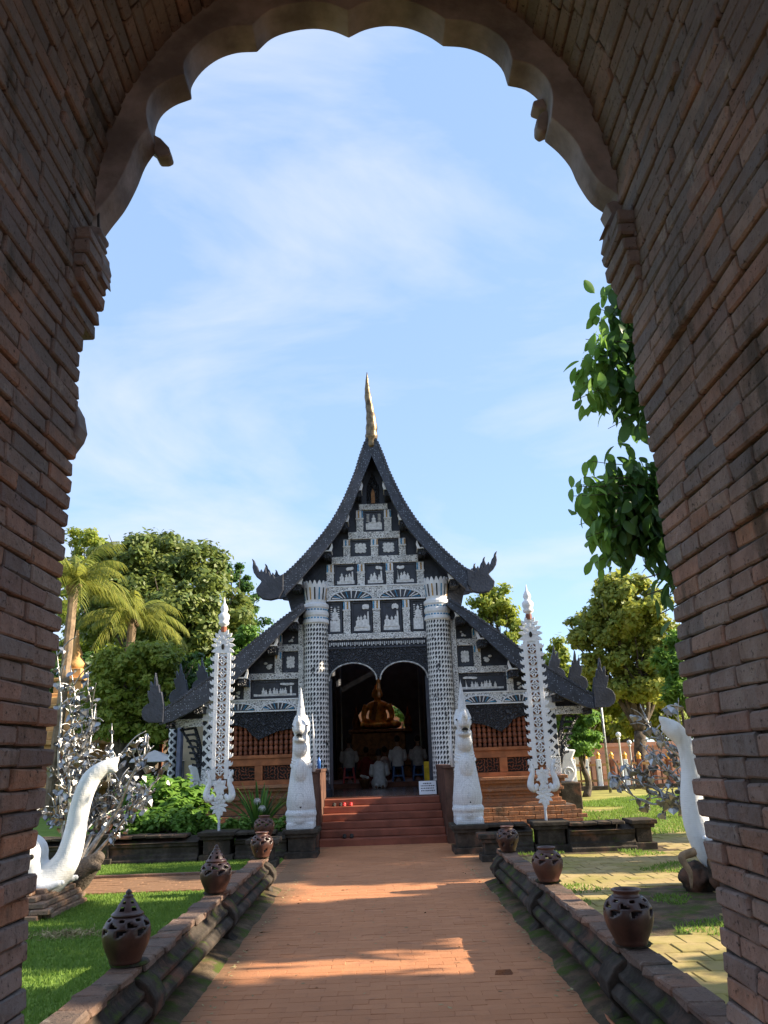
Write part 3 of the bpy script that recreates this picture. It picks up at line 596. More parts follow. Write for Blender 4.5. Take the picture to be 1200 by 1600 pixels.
# relief panels
def relief(xa, xb, z0, z1, y, seed, kind='scene', parent=tem):
    r = random.Random(seed); xa, xb = sorted((xa, xb)); w, h = xb-xa, z1-z0
    f = MB(); t_ = .035
    f.box(xa, xb, y, y+.05, z0, z0+t_); f.box(xa, xb, y, y+.05, z1-t_, z1); f.box(xa, xa+t_, y+.001, y+.049, z0+t_, z1-t_); f.box(xb-t_, xb, y+.001, y+.049, z0+t_, z1-t_)
    fr = f.build('panel_frame', M['black'], parent, bevel=.005)
    b = MB(); b.box(xa+t_, xb-t_, y+.032, y+.045, z0+t_, z1-t_); b.build('panel_field', M['black_plain'], fr)
    xa += t_*1.5; xb -= t_*1.5; z0 += t_*1.3; z1 -= t_*1.5; w, h = xb-xa, z1-z0; b = MB(); lay = [0]
    def poly(pts, th=.02): lay[0] += 1; b.prism(pts, y+.030-th-.0011*lay[0], y+.034)
    def disc(cx, cz, rx_, rz_, th=.02, wob=.12, n=12): poly([(cx+rx_*math.cos(2*PI*i/n)*(1+r.uniform(-wob, wob)), cz+rz_*math.sin(2*PI*i/n)*(1+r.uniform(-wob, wob))) for i in range(n)], th)
    if kind == 'rosette':
        cx, cz = (xa+xb)/2, (z0+z1)/2
        for i in range(8):
            a = 2*PI*i/8; disc(cx+.30*w*math.cos(a)*(1.15 if i % 2 else .9), cz+.30*h*math.sin(a)*(1.15 if i % 2 else .9), .13*w, .13*h)
        disc(cx, cz, .15*w, .15*h)
        for i in range(4): a = PI/4+PI/2*i; poly([(cx+.46*w*math.cos(a), cz+.46*h*math.sin(a)), (cx+.1*w*math.cos(a+1), cz+.1*h*math.sin(a+1)), (cx+.1*w*math.cos(a-1), cz+.1*h*math.sin(a-1))])
    else:
        g = .16 if kind != 'statue' else .42
        n = 9; poly([(xa, z0)] + [(xb, z0)] + [(xb-w*i/n, z0+h*(g+r.uniform(-.04, .05))) for i in range(n+1)], .012)
        if kind == 'statue': spots = [((xa+xb)/2, z0+h*g, .46)]
        else:
            m = 3 if w < .6 else 8; spots = [(xa+w*(.2+.62*(i+.5)/m)+r.uniform(-.03,.03), z0+h*g*.8, r.uniform(.36,.52)) for i in range(m)]
        for cx, cz, s_ in spots:
            q = s_*h; bw = q*.30
            poly([(cx-bw*1.1, cz), (cx+bw*1.1, cz), (cx+bw*.75, cz+q*.25), (cx+bw*.8, cz+q*.55), (cx+bw*.25, cz+q*.70), (cx-bw*.25, cz+q*.70), (cx-bw*.8, cz+q*.55), (cx-bw*.7, cz+q*.25)], .022); disc(cx, cz+q*.82, q*.115, q*.14, .026, .03)
            poly([(cx-q*.03, cz+q*.93), (cx+q*.03, cz+q*.93), (cx, cz+q*1.1)], .02)
        if kind == 'scene':
            sgn = 1 if r.random() < .5 else -1; tx = xb-w*.12 if sgn > 0 else xa+w*.12
            poly([(tx-.02, z0), (tx+.03, z0), (tx+.02*sgn, z0+h*.7), (tx-.015, z0+h*.7)], .016)
            for i in range(4 if w < .6 else 3): disc(tx-sgn*w*.09*i, z1-h*(.10+.05*r.random()), w*.08, h*.09, .018)
        if kind == 'statue':
            for i in range(6):
                for sx in (-1, 1): disc((xa+xb)/2+sx*w*.36, z0+h*(.5+.08*i), w*.10, h*.018, .014)
    b.build('relief_carving', M['relief'], fr)
relief(TX-.25, TX+.25, 6.99, 7.52, FY-.01, 1, 'statue')
for sd in (1, -1):
    relief(TX+sd*.11, TX+sd*.58, 6.36, 6.78, FY-.01, 3+sd, 'rosette'); relief(TX+sd*.46, TX+sd*.99, 5.63, 6.16, FY-.01, 7+sd); relief(TX+sd*.11, TX+sd*.60, 4.48, 5.23, FY-.01, 20+sd); relief(TX+sd*.83, TX+sd*1.17, 4.48, 5.23, FY-.01, 24+sd, 'statue')
relief(TX-.24, TX+.24, 5.63, 6.16, FY-.01, 11)
# dark niche at the top of the gable
b = MB(); b.prism([(TX-.17,7.69),(TX+.17,7.69),(TX+.15,8.2),(TX,8.55),(TX-.15,8.2)], FY+.03, FY+.05); b.build('gable_niche', M['carved'], tem); b = MB(); b.prism([(TX-.05,7.72),(TX+.05,7.72),(TX+.045,8.0),(TX,8.12),(TX-.045,8.0)], FY+.0, FY+.03); b.build('niche_figure', M['gold_dk'], tem)
# beam ends with upturned white horns under the eaves
for x, z, w in ((.36,7.93,.15),(.72,7.13,.17),(1.14,6.40,.18),(1.88,5.62,.2),(1.98,4.72,.2),(2.46,4.17,.2),(3.14,3.45,.2),(4.12,2.86,.2),(4.78,2.56,.12)):
    for sd in (1, -1):
        c = TX+sd*x; b = MB(); b.box(c-w/2, c+w/2, FY-.42, FY+.05, z-.16, z); o = b.build('beam_end', M['carved'], tem, bevel=.008)
        b = MB(); b.box(c-w/2-.02, c+w/2+.02, FY-.44, FY+.0, z, z+.03)
        b.prism([(c+sd*(w/2-.02), z+.03), (c+sd*(w/2+.05), z+.03), (c+sd*(w/2+.06), z+.10), (c+sd*(w/2+.035), z+.05)], FY-.44, FY-.38)
        b.prism([(c-sd*(w/2+.02), z+.03), (c-sd*(w/2-.05), z+.03), (c-sd*(w/2+.0), z+.14), (c-sd*(w/2+.02), z+.24), (c-sd*(w/2+.045), z+.12)], FY-.44, FY-.38); b.build('horned_cap', M['white'], o)
# main columns
for sd in (1, -1):
    cx = TX+sd*1.46; col = MB(); col.lathe([(.29, .8), (.29, 4.70)], (0, 0, 0), 28, cap=False)
    colo = MB(); colo.lathe([(.288, -3.9), (.288, 0.0)], (cx, FY-.02, 4.70), 28, cap=True); c_o = colo.build('lattice_column', M['lat_col'], tem, org=(cx, FY-.02, 4.70), smooth=False)
    b = MB(); b.lathe([(.295,4.70),(.315,4.72),(.315,4.78),(.295,4.80),(.285,4.86),(.31,4.90),(.31,4.97),(.29,5.0),(.29,5.06),(.315,5.09),(.315,5.16),(.27,5.20)], (cx, FY-.02, 0), 28); b.build('capital_ring', M['white'], c_o, bevel=.006)
    b = MB(); 
    for zz in (4.83, 5.03):
        for i in range(24): a = 2*PI*i/24; b.box(-.022,.022,-.298,-.286,-.016,.016, Matrix.Translation((cx, FY-.02, zz)) @ Matrix.Rotation(a, 4, 'Z'))
    b.build('mirror_chip_band', M['glassblue'], c_o)
    for i in range(16):
        a = 2*PI*i/16; b = MB(); b.add([(-.046,-.245,5.20),(.046,-.245,5.20),(.056,-.295,5.62),(.02,-.305,5.71),(0,-.31,5.735),(-.02,-.305,5.71),(-.056,-.295,5.62),(-.046,-.20,5.20),(.046,-.20,5.20),(.056,-.25,5.62),(.02,-.26,5.70),(0,-.265,5.735),(-.02,-.26,5.70),(-.056,-.25,5.62)],
            [(0,1,2,3,4,5,6),(13,12,11,10,9,8,7)] + [(j, j+7, (j+1)%7+7, (j+1)%7) for j in range(7)], Matrix.Translation((cx, FY-.02, 0)) @ Matrix.Rotation(a, 4, 'Z')); pe = b.build('lotus_petal', M['white'], c_o)
        b = MB(); b.add([(-.018,-.262,5.27),(.018,-.262,5.27),(.016,-.304,5.56),(-.016,-.304,5.56)], [(0,1,2,3)], Matrix.Translation((cx, FY-.028, 0)) @ Matrix.Rotation(a, 4, 'Z')); b.build('petal_inlay', M[('darkgap', 'glassblue', 'darkgap', 'glassamber')[i % 4]], pe)
    b = MB(); b.lathe([(.24,5.16),(.24,5.66)], (cx, FY-.02, 0), 16); b.build('capital_core', M['black_plain'], c_o)
    b = MB(); b.lathe([(.34,.79),(.34,.95),(.31,1.0),(.30,1.08)], (cx, FY-.02, 0), 20); b.build('column_base', M['black_plain'], c_o)
    a_, c_ = sorted((TX+sd*1.76, TX+sd*1.885)); b = MB(); b.box(a_, c_, FY+.0, FY+.2, .85, 4.72); b.build('side_pilaster', M['lat_beam'], tem, bevel=.006)
# double arched lintel
arcp = lambda c, hw, zt, zs: [(c+hw*math.cos(PI*i/14), zs+(zt-zs)*math.sin(PI*i/14)) for i in range(15)]
b = MB(); b.prism([(TX-1.19,4.308),(TX-1.19,3.38)] + [(TX+x, z) for x, z in (arcp(-.6,.565,3.77,3.40)[::-1] + arcp(.6,.565,3.77,3.40)[::-1])] + [(TX+1.19,3.38),(TX+1.19,4.308)], FY-.03, FY+.12); lt = b.build('arched_lintel', M['carved'], tem)
for c in (-.6, .6):
    b = MB(); b.tube([(TX+x, FY-.03, z) for x, z in arcp(c,.56,3.765,3.36)], .024, 6); b.build('arch_rim', M['silver_br'], lt)
b = MB()
for i in range(46): b.box(TX-1.15+i*.05, TX-1.12+i*.05, FY-.042, FY-.03, 4.16 + .03*(i % 2), 4.25)
b.build('mirror_chip_band', M['silver_br'], lt); b = MB(); b.box(TX-1.19, TX+1.19, FY-.05, FY-.031, 4.10, 4.14); b.build('lintel_band', M['black'], lt)
b = MB(); b.lathe([(.03,2.95),(.05,3.0),(.03,3.08),(.055,3.16),(.03,3.28),(.06,3.38)], (TX, FY+.04, 0), 8); b.build('lintel_pendant', M['gold_dk'], lt)
tbox('door_jamb', 'black_plain', 1.10, 1.19, .0, .16, .82, 3.42)
# side wings
for sd in (1, -1):
    X = lambda u: TX+sd*u
    def wb(name, mat, x0, x1, y0, y1, z0, z1, bev=.006, parent=tem):
        a, c = sorted((X(x0), X(x1))); b = MB(); b.box(a, c, FY+y0, FY+y1, z0, z1); return b.build(name, M[mat], parent, bevel=bev)
    wb('carved_beam', 'lat_beam', 1.89, 2.36, .04, .15, 4.10, 4.26); wb('carved_beam', 'lat_beam', 1.89, 3.06, .04, .15, 3.45, 3.60)
    a, c = sorted((X(1.89), X(3.76))); arc_beam(a, c, 2.72, 3.01, FY+.05)
    for x0, x1, z0, z1 in ((2.28,2.45,3.602,4.098),(3.02,3.17,3.012,3.448),(2.28,2.40,4.262,4.5)):
        a, c = sorted((x0, x1)); s_ = wb('carved_strut', 'lat_beam', a, c, .03, .15, z0, z1)
        for k in range(3): wb('glass_flute', ('glassblue','white','glassamber')[k], a+.012+k*.05, a+.045+k*.05, .018, .029, z1-.17, z1-.02, 0, s_)
    relief(X(1.90), X(2.26), 3.62, 4.08, FY+.10, 31+sd, 'rosette'); relief(X(1.90), X(3.0), 3.03, 3.43, FY+.10, 40+sd, 'scene')
    for (px_, pz, w_, h_) in ((2.62,3.66,.26,.24),(2.05,4.32,.16,.18),(1.47,5.78,.22,.26),(3.32,3.06,.2,.18)):
        b = MB(); rr = random.Random(int(px_*100)); 
        for i in range(6): 
            u, v = rr.uniform(-.4,.4), rr.uniform(.05,.9); u *= (1-v*.6); b.ell((X(px_+u*w_), FY+.09, pz+v*h_), (.045*w_*4, .015, .03*h_*4), 8, 5)
        b.build('scroll_carving', M['relief'], tem)
    # carved valance with hanging point
    v = [(1.89,2.715),(3.76,2.715),(3.76,2.30)] + [(3.76-.95*i/10, 2.30+.13*math.sin(PI*min(1, i/8.))-(.0 if i < 8 else .07*(i-7))) for i in range(1, 11)] + [(2.80-.9*i/10, 2.10+.20*math.sin(PI*i/20.)*(1.25 if i < 6 else 1.15)) for i in range(1, 11)] + [(1.89,2.34)]
    b = MB(); b.prism([(X(x), z) for x, z in v], FY+.08, FY+.14); b.build('carved_valance', M['carved'], tem)
    # turned baluster screen
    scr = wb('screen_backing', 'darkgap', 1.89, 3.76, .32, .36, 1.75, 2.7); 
    for i in range(16):
        x = X(1.95+i*.118); b = MB(); pr = [(.045,1.75),(.045,1.82)]
        for j in range(5): z = 1.84+j*.12; pr += [(.03,z),(.05,z+.02),(.052,z+.06),(.048,z+.10),(.03,z+.115)]
        b.lathe(pr + [(.045,2.45),(.045,2.5)], (x, FY+.2, 0), 8); b.build('baluster', M['wood_dk'], tem, smooth=True)
    # panelled dado
    wb('dado_backing', 'wood', 1.89, 3.76, .18, .30, 1.10, 1.70); wb('dado_rail', 'wood', 1.86, 3.78, .08, .28, 1.68, 1.755); wb('dado_rail', 'wood', 1.86, 3.78, .08, .28, 1.10, 1.20); wb('dado_rail', 'wood', 1.89, 3.76, .12, .2, 1.52, 1.679)
    for x0, x1 in ((1.89,2.02),(2.72,2.90),(3.62,3.76)): wb('dado_stile', 'wood', x0, x1, .10, .2, 1.202, 1.518)
    for x0, x1 in ((2.03,2.71),(2.91,3.61)):
        fr = wb('fretwork_panel', 'darkgap', x0, x1, .165, .179, 1.21, 1.515, 0); b = MB(); rr = random.Random(int(x0*50))
        for i in range(9):
            for j in range(4):
                cx = x0+(x1-x0)*(i+.5)/9; cz = 1.21+.305*(j+.5)/4; a = rr.uniform(0, PI); l_ = .042
                b.tube([(X(cx-l_*math.cos(a)), FY+.155, cz-l_*math.sin(a)), (X(cx+.01), FY+.15, cz+.01), (X(cx+l_*math.cos(a+.5)), FY+.155, cz+l_*math.sin(a+.5))], .013, 4)
        b.build('fretwork', M['wood_dk'], fr)
    # outer column and eave bracket
    cx = X(3.93); b = MB(); b.box(cx-.16, cx+.16, FY-.0, FY+.3, 1.1, 2.55); oc = b.build('outer_column', M['lat_out'], tem, bevel=.01)
    b = MB(); b.box(cx-.17, cx+.17, FY-.01, FY+.31, 1.12, 1.5); b.build('column_base', M['lat_beam'], oc, bevel=.008)
    b = MB(); b.box(cx-.19, cx+.19, FY-.03, FY+.33, 2.55, 2.62); b.box(cx-.17, cx+.17, FY-.012, FY+.31, 2.62, 2.72); b.box(cx-.21, cx+.21, FY-.04, FY+.34, 2.72, 2.82); b.build('column_capital', M['white'], oc, bevel=.01)
    b = MB(); b.box(cx-.15, cx+.15, FY, FY+.3, 2.82, 3.04); b.build('column_neck', M['lat_beam'], oc)
    wb('eave_beam', 'lat_beam', 4.10, 4.80, -.02, .12, 2.43, 2.61)
    b = MB()
    for k in range(7):
        t_ = k/6; b.tube(smooth_path([(X(4.12+.02*k), FY+.1, 1.35+.95*t_), (X(4.2+.1*t_), FY+.08, 1.55+.85*t_), (X(4.28+.22*t_+.05), FY+.1, 1.6+.78*t_)], 4), .03, 5)
    b.tube(smooth_path([(X(4.11), FY+.1, 1.25), (X(4.2), FY+.08, 1.6), (X(4.36), FY+.1, 2.0), (X(4.62), FY+.1, 2.4)], 5), [.03]*15+[.05], 6); b.tube(smooth_path([(X(4.12), FY+.1, 1.5), (X(4.16), FY+.08, 2.0), (X(4.3), FY+.1, 2.42)], 5), .04, 6); b.build('carved_eave_bracket', M['carved'], tem)
    # brick plinth of the wing: moulded courses, then stepped brick
    for z0, z1, g in ((1.03,1.10,.20),(.96,1.03,.14),(.86,.96,.06),(.79,.86,.10),(.71,.79,.04),(.63,.71,.0),(.55,.63,.05),(.47,.55,.12)): wb('plinth_moulding', 'plinth_brick', 1.42, 4.0+g, .05-g, 1.0, z0, z1, .01)
    its = []; rows = [(.03+.088*j, .30-.02*j) for j in range(5)]
    for j, (z, g) in enumerate(rows):
        x = 1.50 + (j % 2)*.12
        while x < 4.05+g: its.append((Matrix.Translation((X(x+.11), FY-.10-g+.05, z+.042)), view_size((X(x), FY, z), .2))); x += .232
    pb = [chamfer_mesh('q', None, .226, .12, .082, .006, .004, 100+i) for i in range(5)]
    base = wb('plinth_core', 'mortar', 1.42, 4.3, -.16, 1.0, -.05, .47, 0); field(its, pb, M['plinth_brick'], 'brick', base, 'plinth_bricks', 150)
    wb('plinth_splay', 'plinth_brick', 1.42, 4.42, -.52, -.16, -.05, .06)
# hall: floor, walls, back wall with arched opening
tbox('hall_floor', 'floor_in', -1.42, 1.42, -.62, 17.2, .70, .80, both=False); tbox('hall_floor_side', 'floor_in', 1.42, 4.0, .4, 17.2, .72, .795)
tbox('hall_wall', 'black_plain', 4.0, 4.12, 1.0, 17.2, .0, 4.2)
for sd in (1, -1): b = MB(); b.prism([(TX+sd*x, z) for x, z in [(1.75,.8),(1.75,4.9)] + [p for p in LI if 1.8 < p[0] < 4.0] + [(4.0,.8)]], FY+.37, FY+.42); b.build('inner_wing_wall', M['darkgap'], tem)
tbox('hall_platform', 'wood_dk', -3.95, 3.95, 5.2, 17.1, .80, .92, both=False)
bw = [(-4.1,.8),(-4.1,4.3),(-2.2,4.9),(-1.9,6.8),(1.9,6.8),(2.2,4.9),(4.1,4.3),(4.1,.8),(1.15,.8),(1.15,2.9)] + [(1.15*math.cos(PI*i/12), 2.9+1.05*math.sin(PI*i/12)) for i in range(1, 12)] + [(-1.15,2.9),(-1.15,.8)]
b = MB(); b.prism([(TX+x, z) for x, z in bw], FY+17.1, FY+17.3); b.build('hall_back_wall', M['black_plain'], tem)
for yy in (2.2, 6., 10., 14.):
    for sd in (1, -1): b = MB(); b.lathe([(.24,.8),(.24,1.0),(.20,1.05),(.19,6.4)], (TX+sd*1.75, FY+yy, 0), 14); b.build('hall_pillar', M['black_plain'], tem, smooth=False)
# steps and stair walls
for i in range(6):
    b = MB(); b.box(TX-1.235, TX+1.235, 16.5+.31*i, 18.45, .131*i - (.05 if i == 0 else .0), .131*(i+1) - .004); b.build('step', M['steps'], tem, bevel=.012)
for sd in (1, -1):
    a, c = sorted((TX+sd*1.24, TX+sd*1.42)); m = MB(); run(m, [(16.3,-.02),(18.95,-.02),(18.95,1.36),(16.3,1.36)], a, c); w_ = m.build('stair_wall', M['stair'], tem, bevel=.01)
    m = MB(); run(m, [(16.26,1.362),(18.8,1.362),(18.8,1.42),(16.26,1.42)], a-.015, c+.02); m.build('stair_coping', M['stair'], w_, bevel=.01)
# ================================================================== STATUES, BANNERS, JARS, PEOPLE
def naga(sd, x, y):
    t = thing('serpent_statue', 'white scaled serpent guardian with tall pointed crest %s of the entrance steps' % ('left' if sd < 0 else 'right'), 'statue', (x, y, .46), 'white serpents flanking the steps')
    B = Vector((x, y, .46)); b = MB(); q = -sd           # q points to the path
    b.box(x-.24, x+.24, y-.26, y+.3, .455, .56); b.lathe([(.25,0),(.27,.05),(.26,.10),(.285,.14),(.27,.2)], B + Vector((0,-.02,.09)), 20)
    P = smooth_path([(0,1.5,.25),(0,.75,.22),(0,.2,.26),(0,-.02,.42),(0,.0,.72),(0,.05,1.02),(0,.05,1.30),(0,-.02,1.56)], 5)
    b.tube([B+p for p in P], lerp_list([.15,.19,.24,.262,.222,.182,.160,.15], len(P)), 20)
    b.ell(B+Vector((0,-.06,1.68)), (.132,.23,.20)); b.ell(B+Vector((0,-.24,1.68)), (.105,.17,.10)); b.ell(B+Vector((0,-.18,1.50)), (.12,.15,.06)); b.ell(B+Vector((0,-.10,1.35)), (.14,.14,.16)); b.ell(B+Vector((0,-.14,.95)), (.13,.12,.22))
    b.tube([B+Vector(p) for p in [(0,.02,1.75),(0,.0,1.95),(0,.0,2.2),(0,.01,2.48)]], [.135,.082,.048,.006], 10); b.tube([B+Vector(p) for p in [(0,-.34,1.72),(0,-.40,1.82),(0,-.38,1.92)]], [.07,.05,.015], 8)
    for s_ in (-1, 1):
        b.tube([B+Vector(p) for p in [(s_*.10,-.0,1.66),(s_*.125,.04,1.78),(s_*.10,.06,1.95)]], [.06,.045,.012], 8)
        b.ell(B+Vector((s_*.10,-.20,1.74)), (.035,.05,.035), 8, 6)
    for i in range(9): zz = .35+.1*i; b.tube([B+Vector((0,.22+.02*math.sin(i),zz)), B+Vector((0,.34,zz+.06)), B+Vector((0,.36,zz+.15))], [.05,.035,.01], 6)
    bo = b.build('serpent_body', M['white_scale'], t, remesh=.017)
    b = MB(); b.tube([B+Vector((q*.20,.32,.95)), B+Vector((q*.22,.28,1.25)), B+Vector((q*.21,.25,1.6)), B+Vector((q*.19,.25,1.98))], [.075,.06,.035,.004], 8, flat=(.45,1)); b.build('rear_crest', M['white'], t, smooth=True)
    b = MB()
    for s_ in (-1, 1): b.ell(B+Vector((s_*.135,-.225,1.745)), (.014,.02,.018), 8, 5)
    b.build('eye', M['darkgap'], bo); b = MB(); b.prism([(B.x-.055,B.z+1.56),(B.x+.055,B.z+1.56),(B.x+.035,B.z+1.595),(B.x,B.z+1.605),(B.x-.035,B.z+1.595)], B.y-.375, B.y-.20); b.build('open_mouth', M['darkgap'], bo)
    b = MB()
    for i in range(7): b.tube([B+Vector((.10*math.cos(PI*i/6), -.14-.17*math.sin(PI*i/6), 1.555)), B+Vector((.098*math.cos(PI*i/6), -.14-.175*math.sin(PI*i/6), 1.525))], [.012,.003], 5)
    b.build('teeth', M['white'], bo); b = MB(); b.ell(B+Vector((.02,-.305,.36)), (.014,.01,.014), 8, 5); b.build('drain_hole', M['darkgap'], bo)
    b = MB()
    for rr, zz in ((.165,1.18),(.172,1.13)): b.tube([B+Vector((rr*math.cos(2*PI*i/24), .05+rr*math.sin(2*PI*i/24), zz-.05*math.sin(-2*PI*i/24))) for i in range(25)], .011, 6, cap=False)
    for i in range(9):
        a = PI+PI*(i+.5)/9; b.ell(B+Vector((.18*math.cos(a), .05+.18*math.sin(a), 1.07-.05*abs(math.sin(a)))), (.022,.02,.04), 7, 5)
    b.build('collar', M['white'], bo, smooth=True)
naga(-1, -1.49, 15.08); naga(1, 1.46, 14.83)
# ---- lattice banners on poles
def banner(x, y, side):
    t = thing('lattice_banner', 'tall white openwork banner of rosettes on %s' % side, 'banner', (x, y, .47), 'white openwork banners before the temple'); B = Vector((x, y, .47))
    W2 = lambda pts: [(B.x+u, B.z+v) for u, v in pts]
    def add(name, polys, y0, y1, mat='white', bev=.006):
        b = MB()
        for i, p in enumerate(polys): b.prism(W2(p), B.y+y0-.0007*i, B.y+y1+.0007*i)
        return b.build(name, M[mat], t, bevel=bev)
    b = MB(); b.tube([B+Vector((0,.05,-.01)), B+Vector((0,.05,3.6))], .022, 8); b.tube([B, B+Vector((0,0,.2))], .013, 8); b.build('pole', M['white'], t)
    for s_ in (-1, 1):
        add('side_bar', [[(s_*.078,.86),(s_*.152,.86),(s_*.152,3.10),(s_*.078,3.10)]], -.02, .02)
        for i in range(15):
            z = .98+i*.145; add('fringe_hook', [[(s_*.150,z-.05),(s_*.195,z-.045),(s_*.225,z-.02),(s_*.23,z+.035),(s_*.21,z+.015),(s_*.185,z+.012),(s_*.19,z+.045),(s_*.150,z+.04)]], -.014, .014, bev=.003)
    for i in range(10):
        z = 1.0+i*.218; b = MB(); pts = []
        for k in range(25):
            a = 2*PI*k/24; r_ = .062+.016*math.cos(4*a); pts.append(B+Vector((r_*math.cos(a), -.005, z+r_*math.sin(a))))
        b.tube(pts, .0145, 6, cap=False)
        for k in range(5): a = 2*PI*k/5+i*.4; b.tube([B+Vector((.012*math.cos(a),-.005,z+.012*math.sin(a))), B+Vector((.05*math.cos(a+.3),-.008,z+.05*math.sin(a+.3)))], [.014,.010], 5)
        for s_ in (-1, 1):
            for u in (-1, 1): b.tube([B+Vector((s_*.108,0,z+u*.112)), B+Vector((s_*.065,-.004,z+u*.075))], .012, 5)
        b.build('rosette', M['white'], t, smooth=True)
        b = MB(); b.box(B.x-.105, B.x+.105, B.y+.012, B.y+.02, B.z+z+.085, B.z+z+.133); b.build('cross_bar', M['white'], t)
    b = MB(); b.box(B.x-.08, B.x+.08, B.y+.022, B.y+.03, B.z+.88, B.z+3.10); b.build('backing_strip', M['plinth_brick'], t)
    def leaf_ring(c, rx_, rz_, n, a0, a1, size, name):
        for i in range(n):
            a = a0+(a1-a0)*i/(n-1); u, v = c[0]+rx_*math.cos(a), c[1]+rz_*math.sin(a); d = Vector((math.cos(a), math.sin(a))); e = Vector((-d.y, d.x))
            p = [Vector((u,v))-d*size*.5-e*size*.3, Vector((u,v))-e*size*.55+d*size*.1, Vector((u,v))+d*size-e*size*.15, Vector((u,v))+d*size*.55+e*size*.25, Vector((u,v))+e*size*.5, Vector((u,v))-d*size*.5+e*size*.3]
            add(name, [[(w.x, w.y) for w in p]], -.018-.002*(i % 2), .018+.002*(i % 2))
    add('crown_plate', [[(-.14,3.10),(.14,3.10),(.15,3.25),(.09,3.38),(0,3.52),(-.09,3.38),(-.15,3.25)]], -.012, .012); leaf_ring((0,3.24), .155, .26, 11, -.35, PI+.35, .075, 'crown_leaf'); leaf_ring((0,3.26), .07, .12, 7, -.2, PI+.2, .05, 'crown_leaf')
    b = MB(); b.ell(B+Vector((0,-.022,3.22)), (.03,.01,.055), 8, 6); b.build('crown_niche', M['darkgap'], t)
    b = MB(); b.lathe([(.055,3.50),(.05,3.62),(.09,3.64),(.10,3.68),(.08,3.71),(.10,3.75),(.105,3.82),(.07,3.86),(.05,3.88),(.075,3.93),(.06,3.99),(.02,4.06),(.006,4.17)], B+Vector((0,.02,0)), 14); b.build('lotus_finial', M['white'], t, smooth=True)
    b = MB(); b.lathe([(.06,3.5),(.057,3.6)], B+Vector((0,.02,0)), 12); b.build('finial_neck', M['wood_dk'], t)
    for s_ in (-1, 1):                              # beast heads curling out at the foot
        b = MB(); b.tube([B+Vector(p) for p in smooth_path([(s_*.10,0,.60),(s_*.17,0,.52),(s_*.225,0,.58),(s_*.21,0,.70),(s_*.18,0,.78),(s_*.19,0,.90),(s_*.225,0,1.02)], 5)], lerp_list([.03,.06,.065,.05,.045,.035,.008], 31), 8); b.ell(B+Vector((s_*.19,0,.84)), (.06,.035,.05), 8, 6)
        for k in range(4): b.tube([B+Vector((s_*(.17+.02*k),-.01,.78+.05*k)), B+Vector((s_*(.15+.03*k),-.012,.86+.05*k))], [.022,.008], 5)
        b.build('beast_head', M['white'], t, smooth=True)
    leaf_ring((0,.72), .09, .10, 7, 0, 2*PI*6/7, .05, 'foot_leaf'); leaf_ring((0,.42), .105, .13, 11, 0, 2*PI*10/11, .06, 'foot_leaf'); leaf_ring((0,.42), .045, .06, 5, 0, 2*PI*4/5, .04, 'foot_leaf')
    add('foot_plate', [[(0,.20),(.06,.28),(.10,.40),(.085,.52),(.05,.60),(.09,.70),(.12,.84),(-.12,.84),(-.09,.70),(-.05,.60),(-.085,.52),(-.10,.40),(-.06,.28)]], -.008, .010)
    add('foot_tip', [[(-.05,.32),(.05,.32),(.03,.22),(0,.16),(-.03,.22)]], -.015, .015)
banner(-2.94, 15.0, 'the pedestal left of the steps'); banner(2.80, 14.72, 'the pedestal right of the steps')
# ---- clay jars
BODY = [(.098,.0),(.103,.012),(.106,.03),(.122,.065),(.139,.105),(.151,.15),(.156,.19),(.154,.222),(.146,.252),(.131,.278),(.112,.298),(.092,.312)]
def jar(loc, sc, kind, label, mat='pot', rot=0.):
    t = thing('clay_jar', label, 'jar', loc, 'pierced clay jars'); t.rotation_euler = (0, 0, rot); S_ = lambda pr: [(r_*sc*.96, z*sc*.86) for r_, z in pr]
    zz = np.interp(np.linspace(0, 1, 25), np.linspace(0, 1, len(BODY)), [z for _, z in BODY]); rr = np.interp(zz, [z for _, z in BODY], [r_ for r_, _ in BODY]); pr = [(float(a), float(c)) for a, c in zip(rr, zz)]
    def skip(i, k):
        k2 = k % 6
        if 13 <= i <= 15: return k2 in ((0,), (0, 1), (0, 1, 2))[i-13]
        if 17 <= i <= 19: return k2 in ((3, 4, 5), (3, 4), (3,))[i-17]
        if 20 <= i <= 21: return k2 in (0, 1)
        if kind == 'round' and 7 <= i <= 9: return k2 in ((2,), (2, 3), (3,))[i-7]
        return False
    b = MB(); b.lathe(S_(pr), (0,0,0), 42, cap=False, skip=skip); bo = b.build('jar_body', M[mat], t, smooth=True, world=False, solid=.012*sc)
    b = MB(); b.lathe(S_([(.097,.004),(.02,.006)]), (0,0,0), 24, cap=True); b.build('jar_floor', M[mat], t, world=False)
    if kind == 'lid':
        pr2 = [(.100,.310),(.106,.318),(.098,.328),(.088,.332),(.082,.345),(.075,.36),(.066,.375),(.056,.392),(.046,.408),(.036,.424),(.030,.430),(.036,.436),(.028,.444),(.018,.452),(.022,.460),(.018,.470),(.006,.484)]
        b = MB(); b.lathe(S_(pr2), (0,0,0), 30, cap=True, skip=lambda i, k: i in (4, 5, 7) and k % 5 in (0, 1)); b.build('jar_lid', M[mat], t, smooth=True, world=False)
    else:
        b = MB(); b.lathe(S_([(.090,.305),(.080,.318),(.078,.330),(.092,.345),(.094,.352),(.086,.356),(.070,.345),(.068,.32)]), (0,0,0), 30, cap=False); b.build('jar_rim', M['pot_red'], t, smooth=True, world=False)
    return t
jar((-1.65,5.56,.437), 1.0, 'lid', 'brown pierced jar with pointed lid, nearest on the left rail'); jar((-1.635,8.28,.437), 1.0, 'lid', 'brown pierced jar with pointed lid, second on the left rail', rot=.5)
